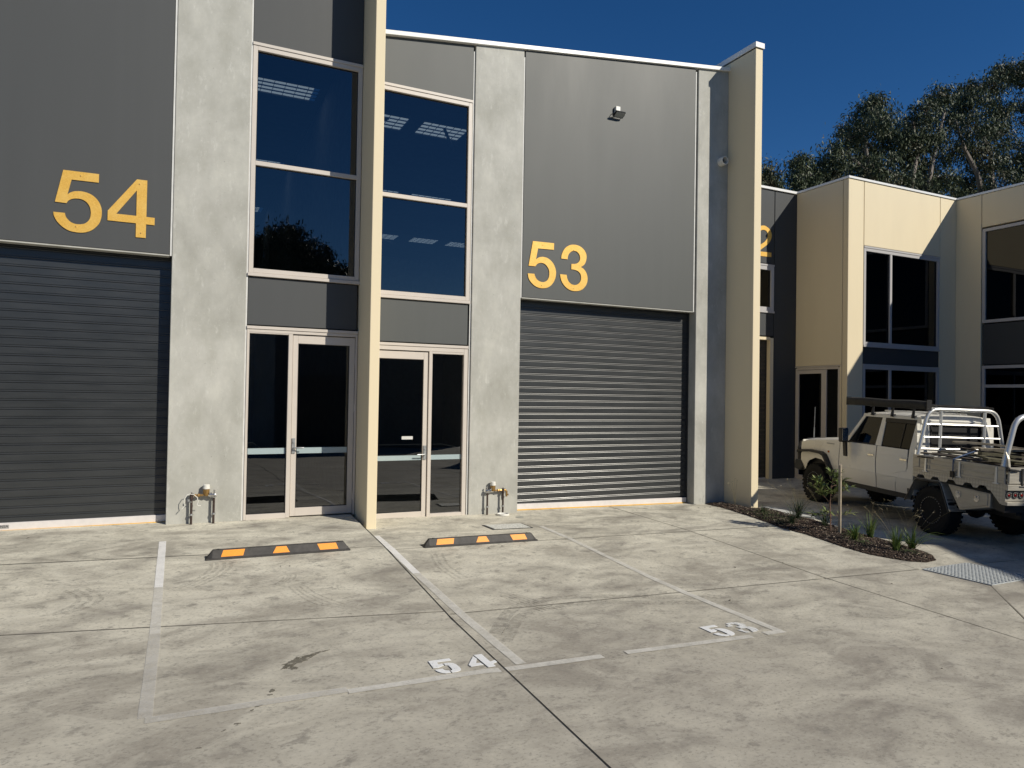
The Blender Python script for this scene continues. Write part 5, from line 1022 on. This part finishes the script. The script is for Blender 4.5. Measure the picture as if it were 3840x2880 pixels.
# windscreen, rear wall, inside
b=MB(); b.add([(.82,.13,1.37),(.82,WD-.13,1.37),(1.185,WD-.245,1.875),(1.185,.245,1.875)],[(0,1,2,3)]); b.f=[tuple(reversed(f)) for f in b.f]; b.build('windscreen',MAT['car_glass'],UT,recalc=False)
b=MB(); b.hexa([(.80,.11,1.33),(.84,.11,1.33),(.84,WD-.11,1.33),(.80,WD-.11,1.33),(.80,.13,1.375),(.84,.13,1.375),(.84,WD-.13,1.375),(.80,WD-.13,1.375)]); b.hexa([(1.16,.23,1.86),(1.2,.23,1.86),(1.2,WD-.23,1.86),(1.16,WD-.23,1.86),(1.16,.235,1.9),(1.21,.235,1.9),(1.21,WD-.235,1.9),(1.16,WD-.235,1.9)]); up(b,'windscreen_frame','ute_white')
b=MB()
def wall_r(y0,y1,z0,z1): b.hexa([(2.655,y0,z0),(2.675,y0,z0),(2.675,y1,z0),(2.655,y1,z0),(2.635,y0,z1),(2.655,y0,z1),(2.655,y1,z1),(2.635,y1,z1)])
wall_r(.10,WD-.10,.56,1.36); wall_r(.12,.40,1.361,1.80); wall_r(WD-.40,WD-.12,1.361,1.80); wall_r(.20,WD-.20,1.801,1.93)
for i in range(3): b.tube([(2.682,.16,1.06+.09*i),(2.682,WD-.16,1.06+.09*i)],.01,6)
b.tube([(2.672,.30,1.85),(2.672,WD-.3,1.85)],.014,6)
up(b,'cab_rear','ute_white'); b=MB(); b.add([(2.650,.40,1.36),(2.650,WD-.40,1.36),(2.640,WD-.40,1.80),(2.640,.40,1.80)],[(0,1,2,3)]); up(b,'rear_window','black')
b=MB(); 
for z0_,z1_ in ((1.36,1.38),(1.785,1.803)): b.box(2.655,2.68,.39,WD-.39,z0_,z1_)
b.box(2.652,2.68,.385,.41,1.37,1.79); b.box(2.652,2.68,WD-.41,WD-.385,1.37,1.79); up(b,'window_rubber','black')
b=MB(); b.box(.70,.95,.15,WD-.15,1.1,1.345)
for l in (.30,1.10):
    b.prism([(1.25,.95),(1.25,1.08),(1.62,1.06),(1.72,1.62),(1.82,1.62),(1.76,.95)],l,l+.46,'y'); b.box(1.73,1.80,l+.10,l+.36,1.62,1.76)
b.prism([(2.15,.95),(2.15,1.08),(2.45,1.06),(2.52,1.62),(2.62,1.62),(2.60,.95)],.2,WD-.2,'y')
up(b,'seats','seat',bevel=.02)
b=MB(); b.box(-.5,2.6,.20,WD-.20,.50,.94); up(b,'underbody','black')
b=MB(); b.lathe([(.175,-.012),(.19,0),(.175,.012),(.16,0),(.175,-.012)],(1.02,WD-.52,1.42),'x',20); up(b,'steering_wheel','seat',True)
# mirrors
for far in (0,1):
    f_=(lambda y:WD-y) if far else (lambda y:y)
    b=MB(); b.hexa([(.98,f_(-.20),1.33),(1.08,f_(-.18),1.33),(1.08,f_(-.03),1.33),(.95,f_(-.03),1.33),(.96,f_(-.20),1.60),(1.08,f_(-.19),1.61),(1.08,f_(-.03),1.61),(.93,f_(-.03),1.58)])
    mm_=up(b,'mirror','black',bevel=.02); up(MB().box(1.082,1.086,min(f_(-.18),f_(-.05)),max(f_(-.18),f_(-.05)),1.36,1.58),'mirror_glass','chrome',parent=mm_)
    b=MB(); b.hexa([(1.00,f_(-.08),1.06),(1.09,f_(-.08),1.06),(1.09,f_(-.05),1.06),(1.0,f_(-.05),1.06),(.99,f_(-.10),1.33),(1.07,f_(-.10),1.33),(1.07,f_(-.05),1.33),(.99,f_(-.05),1.33)]); b.tube([(.90,f_(.10),1.33),(1.03,f_(-.06),1.36)],.018,8); up(b,'mirror_arm','black')
# wheels
def wheel(s,l,far,steer=0):
    b=MB(); r0=.395; w2=.14
    prof=[(.222,-w2+.02),(.30,-w2-.0),(.36,-w2+.005),(r0-.012,-w2+.02),(r0,-w2+.04),(r0,w2-.04),(r0-.012,w2-.02),(.36,w2-.005),(.30,w2),(.222,w2-.02)]
    b.lathe(prof,(0,0,0),'y',40)
    for i in range(30):
        a=2*math.pi*i/30; 
        for y0,y1,da in ((-w2+.005,-.02,0),(.02,w2-.005,.10)):
            c=math.cos(a+da);s_=math.sin(a+da); t=Vector((-s_,0,c))*.022; rr=Vector((c,0,s_)); P=[]
            for yy in (y0,y1):
                for rd_ in (r0-.01,r0+.005):
                    for sg in (-1,1): p=rr*rd_+t*sg; P.append((p.x,yy,p.z))
            b.hexa([P[0],P[1],P[5],P[4],P[2],P[3],P[7],P[6]])
    w_=thing('wheel',None,None,(s,l,.395)); w_.parent=UT; w_.rotation_euler=(0,0,steer+(math.pi if far else 0))
    b.build('tyre',MAT['tyre'],w_)
    rm=MB(); rm.lathe([(.225,-w2+.03),(.228,-w2+.012),(.214,-w2+.01),(.204,-w2+.03),(.195,-w2+.10),(.20,-.0)],(0,0,0),'y',32)
    rm.lathe([(.20,-.03),(.16,-.055),(.09,-.05),(.085,-.07),(.05,-.085),(.0,-.085)],(0,0,0),'y',32)
    for i in range(8):
        a=2*math.pi*i/8; rm.box(math.cos(a)*.145-.025,math.cos(a)*.145+.025,-.068,-.04,math.sin(a)*.145-.025,math.sin(a)*.145+.025)
    rm.build('rim',MAT['black'],w_)
    bo=MB()
    for i in range(28):
        a=2*math.pi*i/28; bo.lathe([(.006,0),(.006,-.006),(0,-.007)],(math.cos(a)*.214,-w2+.008,math.sin(a)*.214),'y',6)
    for i in range(5):
        a=2*math.pi*i/5+.3; bo.lathe([(.010,0),(.010,-.016),(0,-.018)],(math.cos(a)*.06,-.078,math.sin(a)*.06),'y',6)
    bo.build('rim_bolts',MAT['steel'],w_)
for s in (-.03,3.15):
    wheel(s,.145,False,.0); wheel(s,WD-.145,True,.0)
b=MB(); b.tube([(-.03,.2,.40),(-.03,WD-.2,.40)],.05,8); b.tube([(3.15,.2,.40),(3.15,WD-.2,.40)],.055,8); b.lathe([(.0,-.14),(.12,-.08),(.14,0),(.12,.08),(0,.14)],(3.15,WD/2,.40),'y',14); b.box(-.4,4.3,.50,.58,.52,.66); b.box(-.4,4.3,WD-.58,WD-.50,.52,.66); b.tube([(3.2,.45,.40),(4.2,.5,.62)],.03,6); b.box(3.6,4.3,.6,1.2,.45,.62); up(b,'chassis','black')
# front flares
def strip(name,pts,l0,l1,th,mat,far):
    f_=(lambda y:WD-y) if far else (lambda y:y); b=MB(); k=len(pts); V=[]
    for i,(s,z) in enumerate(pts):
        a=Vector(pts[max(i-1,0)]);c=Vector(pts[min(i+1,k-1)]); t=(c-a).normalized(); nrm=Vector((-t.y,t.x))*th
        V+=[(s,f_(l0),z),(s,f_(l1),z),(s+nrm.x,f_(l1),z+nrm.y),(s+nrm.x,f_(l0),z+nrm.y)]
    F=[]
    for i in range(k-1):
        for j in range(4): F.append((i*4+j,i*4+(j+1)%4,(i+1)*4+(j+1)%4,(i+1)*4+j))
    F+=[(0,1,2,3),tuple((k-1)*4+j for j in range(4))]
    b.add(V,F); return up(b,name,mat,bevel=.006)
for far in (0,1):
    strip('wheel_flare',[(-.62,.98),(-.60,1.03),(-.20,1.07),(.16,1.06),(.28,1.02),(.36,.93),(.55,.66),(.60,.56)],-.03,.12,-.05,'flare',far)
    strip('tray_mudguard',[(2.56,.47),(2.79,.86),(2.83,.88),(3.31,.89),(3.35,.87),(3.55,.44)],.0,.32,.012,'tray',far)
    strip('mudguard_edge',[(2.56,.47),(2.79,.86),(2.83,.885),(3.31,.895),(3.35,.87),(3.55,.44)],-.012,-.001,-.03,'flare' ,far)
    y0,y1=(0.0,.03) if not far else (WD-.03,WD)
    # folding side board
    f_=(lambda y:WD-y) if far else (lambda y:y)
    b=MB(); b.box(2.73,4.54,min(f_(.008),f_(.03)),max(f_(.008),f_(.03)),1.035,1.275)
    def rim_(s0,s1,z0,z1,d=-.0): b.box(s0,s1,min(f_(-.004),f_(.007)),max(f_(-.004),f_(.007)),z0,z1)
    rim_(2.73,4.54,1.225,1.28); rim_(2.73,4.54,1.035,1.075); rim_(2.73,2.87,1.0755,1.2245); rim_(4.36,4.54,1.0755,1.2245); rim_(3.08,3.1,1.0755,1.2245); rim_(3.76,3.78,1.0755,1.2245)
    rim_(2.90,4.34,1.135,1.165)
    sb=up(b,'side_board','tray',bevel=.004)
    for s0 in (3.02,3.72,4.40):
        q=MB(); q.hexa([(s0-.022,f_(-.016),1.01),(s0+.022,f_(-.016),1.01),(s0+.022,f_(-.005),1.01),(s0-.022,f_(-.005),1.01),(s0-.016,f_(-.014),1.265),(s0+.016,f_(-.014),1.265),(s0+.016,f_(-.005),1.265),(s0-.016,f_(-.005),1.265)]); q.tube([(s0-.05,f_(-.016),1.02),(s0+.05,f_(-.016),1.02)],.011,8)
        up(q,'hinge','polished',bevel=.003,parent=sb)
    # scalloped checker-plate skirt
    P=[(2.73,1.03),(2.73,.90)]
    zb=.90
    for a0 in (2.86,3.17,3.50,3.83,4.10): P+=[(a0-.045,zb),(a0+.0,zb+.055),(a0+.11,zb+.055),(a0+.155,zb)]
    P+=[(4.30,.90),(4.47,.73),(4.55,.73),(4.55,1.03)]
    b=MB(); b.prism([(x,z) for x,z in P],f_(.004),f_(.010),'y'); up(b,'checker_skirt','checker')
    # tool box behind the rear wheel
    b=MB(); b.prism([(3.47,.875),(4.28,.845),(4.28,.64),(3.72,.50)],f_(.03),f_(.42),'y'); tb=up(b,'tool_box','tray',bevel=.006)
    b=MB(); b.prism([(3.52,.855),(4.24,.83),(4.24,.665),(3.735,.535)],f_(.018),f_(.029),'y'); up(b,'box_door','tray',bevel=.004,parent=tb)
    for s0,z0 in ((3.70,.745),(4.05,.735)):
        b=MB(); b.prism([(s0-.045,z0+.05),(s0+.045,z0+.05),(s0+.045,z0-.03),(s0,z0-.06),(s0-.045,z0-.03)],f_(.006),f_(.017),'y'); b.box(s0-.028,s0+.028,min(f_(-.006),f_(.005)),max(f_(-.006),f_(.005)),z0-.005,z0+.015); b.lathe([(.012,-.004),(.012,.004)],(s0,f_(.0),z0+.03),'y',8); up(b,'latch','chrome',parent=tb)
    up(MB().prism([(4.30,.84),(4.52,.72),(4.50,.60),(4.30,.63)],f_(.06),f_(.40),'y'),'mud_flap_box','flare')
    up(MB().prism([(2.60,.90),(2.78,.90),(2.62,.62),(2.52,.55),(2.50,.70)],f_(.10),f_(.36),'y'),'guard_infill','flare')
# tray deck, tailgate, hoops
b=MB(); b.box(2.73,4.55,.012,WD-.012,.985,1.034); up(b,'tray_deck','tray')
b=MB(); b.box(4.555,4.58,.03,WD-.03,1.035,1.275)
for a in ((.03,WD-.03,1.235,1.28),(.03,WD-.03,1.035,1.07),(.03,.20,1.0705,1.2345),(WD-.2,WD-.03,1.0705,1.2345),(.5,WD-.5,1.13,1.17)): b.box(4.581,4.592,*a)
tg=up(b,'tailgate','tray',bevel=.004)
for l in (.262,WD/2,WD-.262): 
    q=MB(); q.box(4.594,4.606,l-.016,l+.016,1.01,1.265); q.tube([(4.60,l-.05,1.0),(4.60,l+.05,1.0)],.012,8); up(q,'hinge','flare',parent=tg)
b=MB(); b.tube([(4.60,.02,1.245),(4.62,.10,1.24),(4.60,.18,1.23)],.016,6); b.box(4.56,4.60,.0,.03,1.22,1.27); up(b,'tailgate_latch','flare')
b=MB(); b.box(4.54,4.60,.0,WD,.94,1.025); up(b,'rear_rail','tray',bevel=.004)
b=MB(); b.box(4.50,4.56,.0,.36,.775,.93); b.box(4.50,4.56,WD-.36,WD,.775,.93); b.box(4.50,4.60,.0,WD,.72,.768); up(b,'rear_bar','tray',bevel=.004)
for side in (0,1):
    for i in range(3):
        l=.055+.115*i; l=WD-l if side else l
        q=up(MB().lathe([(.0,.012),(.050,.012),(.054,.008),(.054,0)],(4.562,l,.872),'x',20),'tail_light','black',True)
        up(MB().lathe([(.0,.016),(.016,.016),(.02,.013)],(4.562,l,.872),'x',12),'lens','red_lens',True,parent=q)
        bo=MB()
        for j in range(12): a=2*math.pi*j/12; bo.box(4.575,4.577,l+.04*math.cos(a)-.003,l+.04*math.cos(a)+.003,.872+.04*math.sin(a)-.003,.872+.04*math.sin(a)+.003)
        up(bo,'led_ring','white_plastic',parent=q)
def hoop(s,r,zf,zt_,l0,l1,name,rails=()):
    b=MB(); c=.14; P=[(s,l0,zf),(s,l0+.02,zf+.10)]
    def bez(p,q,r_,n=6): return [tuple((1-t)**2*np.array(p)+2*t*(1-t)*np.array(q)+t*t*np.array(r_)) for t in [i/n for i in range(n+1)]]
    P+=bez((s,l1-.045,zt_-.22),(s,l1,zt_),(s,l1+.22,zt_)); Q=[(a,WD-b_,c_) for a,b_,c_ in reversed(P)]
    b.tube(P+Q,r,12)
    h=up(b,name,'polished',True)
    for z in rails:
        t=(z-zf)/(zt_-zf); l=l0+(l1-l0)*t+.01; up(MB().tube([(s,l,z),(s,WD-l,z)],.017,8),'rail','polished',True,parent=h)
    return h
h=hoop(2.80,.033,1.28,2.06,.03,.20,'headboard',(1.80,1.58,1.38))
for l in (.47,WD-.47): up(MB().tube([(2.80,l,1.03),(2.80,l,2.05)],.026,8),'upright','polished',True,parent=h)
hoop(4.50,.041,1.28,2.03,.02,.20,'rear_rack'); 
for l in (.03,WD-.03): up(MB().prism([(4.42,1.28),(4.58,1.28),(4.56,1.40),(4.52,1.50),(4.46,1.3)],l-.006,l+.03,'y'),'rack_foot','tray')
# roof rack and awning
rk=MB()
for s in (1.45,1.97,2.48):
    q=MB(); q.tube([(s,.13,2.055),(s,.18,2.065),(s,WD-.18,2.065),(s,WD-.13,2.055)],.016,8)
    for l in (.20,WD-.20): q.tube([(s,l+(-.02 if l<1 else .02),1.88),(s,l,2.06)],[.03,.02],6); q.box(s-.04,s+.04,l-.02,l+.03,1.90,1.93)
    up(q,'rack_bar','black')
b=MB(); b.tube([(.90,.08,2.125),(.92,.08,2.125),(1.4,.075,2.13),(2.0,.08,2.12),(2.6,.075,2.125),(2.92,.08,2.12),(2.94,.08,2.12)],[.05,.075,.078,.072,.076,.07,.05],10); aw=up(b,'awning_bag','canvas',True)
up(MB().box(.88,.90,.03,.13,2.05,2.21),'end_bracket','black',parent=aw); up(MB().box(2.945,2.955,.03,.13,2.03,2.215),'end_bracket','black',parent=aw)
b=MB(); b.tube([(2.66,.25,2.13),(2.66,WD-.25,2.12)],.012,6); b.tube([(2.60,WD-.2,2.02),(2.62,WD-.25,2.12)],.02,6); b.tube([(1.4,WD-.15,2.1),(2.66,WD-.15,2.1)],.02,6); up(b,'rack_side_bar','black')
# ------------------------------------------------ load of old timber on the tray
bpy.context.view_layer.update()
MU=UT.matrix_world.copy()
MAT['plank_dark']=simple('weathered_dark_timber',(.055,.043,.032),.9,0,.45,9,.5); MAT['plank_pale']=simple('weathered_pale_timber',(.26,.225,.165),.88,0,.35,9,.5); MAT['plank_mid']=simple('mossy_timber',(.11,.10,.06),.9,0,.45,9,.5)
pm={}
def plank_mesh(mat,L,wd,th,seed):
    r=random.Random(seed); b=MB(); k=6; V=[];F=[]
    for i in range(k+1):
        s=-L/2+L*i/k; w_=wd/2*(1+r.uniform(-.06,.06)); z=r.uniform(-.004,.004)+.012*math.sin(i*.9+seed)
        V+=[(s,-w_,z),(s,w_,z),(s,w_,z+th),(s,-w_,z+th)]
    for i in range(k):
        for j in range(4): F.append((i*4+j,i*4+(j+1)%4,(i+1)*4+(j+1)%4,(i+1)*4+j))
    F+=[(0,1,2,3),tuple(k*4+j for j in range(4))]
    b.add(V,F); me=b.mesh('timber_paling'); me.materials.append(MAT[mat]); return me
rs=random.Random(12); lay=[]
for i in range(26):
    lev=i//6; l=.16+(i%6)*.30+rs.uniform(-.06,.06); s=3.62+rs.uniform(-.10,.12); z=1.10+lev*.046+rs.uniform(0,.012)+.02*lev*math.sin((i%6)/5*3.1)
    lay.append((s,min(WD-.15,max(.14,l)),z,rs.uniform(1.35,1.62),.13,.02,rs.uniform(-.10,.10)+lev*.03,rs.uniform(-.035,.035),rs.uniform(-.10,.10),rs.choice(['plank_dark','plank_dark','plank_mid'])))
lay+=[(3.55,.55,1.345,1.35,.12,.024,.25,-.03,.05,'plank_dark'),(3.45,.9,1.39,1.35,.12,.024,-.12,-.02,-.05,'plank_dark'),(3.75,1.25,1.38,1.45,.13,.024,.12,.02,.08,'plank_mid'),(3.35,1.40,1.43,1.3,.12,.024,.05,-.05,0,'plank_dark'),
 (3.9,.95,1.45,1.15,.11,.034,1.15,.02,.06,'plank_pale'),(3.25,1.15,1.48,1.25,.11,.034,1.05,.04,.0,'plank_pale'),(3.55,.75,1.44,.55,.10,.03,1.3,.0,.0,'plank_pale'),(4.1,.75,1.37,1.2,.13,.045,1.25,.03,.0,'plank_mid'),(4.2,.6,1.31,1.0,.14,.045,1.32,.02,.1,'plank_mid')]
pale=0
for i,(s,l,z,L,wd,th,rz_,ry_,rx_,mt) in enumerate(lay):
    o=bpy.data.objects.new('timber_paling',plank_mesh(mt,L,wd,th,i)); COL.objects.link(o)
    from mathutils import Euler
    o.matrix_world=MU@Matrix.LocRotScale(Vector((s,l,z)),Euler((rx_,ry_,rz_)),None)
    if mt=='plank_pale': tag(o,['topmost long pale board lying crosswise behind the headboard of the ute','long pale sawn board crossing the middle of the timber heap in the ute tray','short pale board end poking from the timber heap beside the blue strap'][pale%3],'board','pale boards on top of the timber heap'); pale+=1
    elif wd==.14: tag(o,'lowest thick mossy board lying crosswise beside the rear hoop of the ute tray','board')
    elif th==.045: tag(o,'upper thick mossy board lying crosswise beside the rear hoop of the ute tray','board')
    elif mt=='plank_mid': tag(o,'mossy old fence paling in the heap on the ute tray','paling','mossy palings in the tray heap')
    else: tag(o,'dark weathered fence paling in the heap on the ute tray','paling','dark palings in the tray heap')
sp=MB(); sp.tube([(3.61,-.02,.98),(3.61,-.022,1.15),(3.60,-.015,1.285),(3.62,.05,1.32),(3.64,.35,1.42),(3.60,.8,1.47),(3.62,1.3,1.45),(3.64,WD-.05,1.33),(3.64,WD+.02,1.25),(3.64,WD+.02,1.0)],.012,4)
so_=sp.build('ratchet_strap',simple('blue_webbing',(.035,.075,.17),.7),None); so_.matrix_world=MU; tag(so_,'blue tie-down strap pulled over the timber load in the ute tray','strap')
q=MB().box(3.575,3.645,-.045,-.024,1.0,1.10).build('ratchet_buckle',MAT['black'],so_)
print('done')
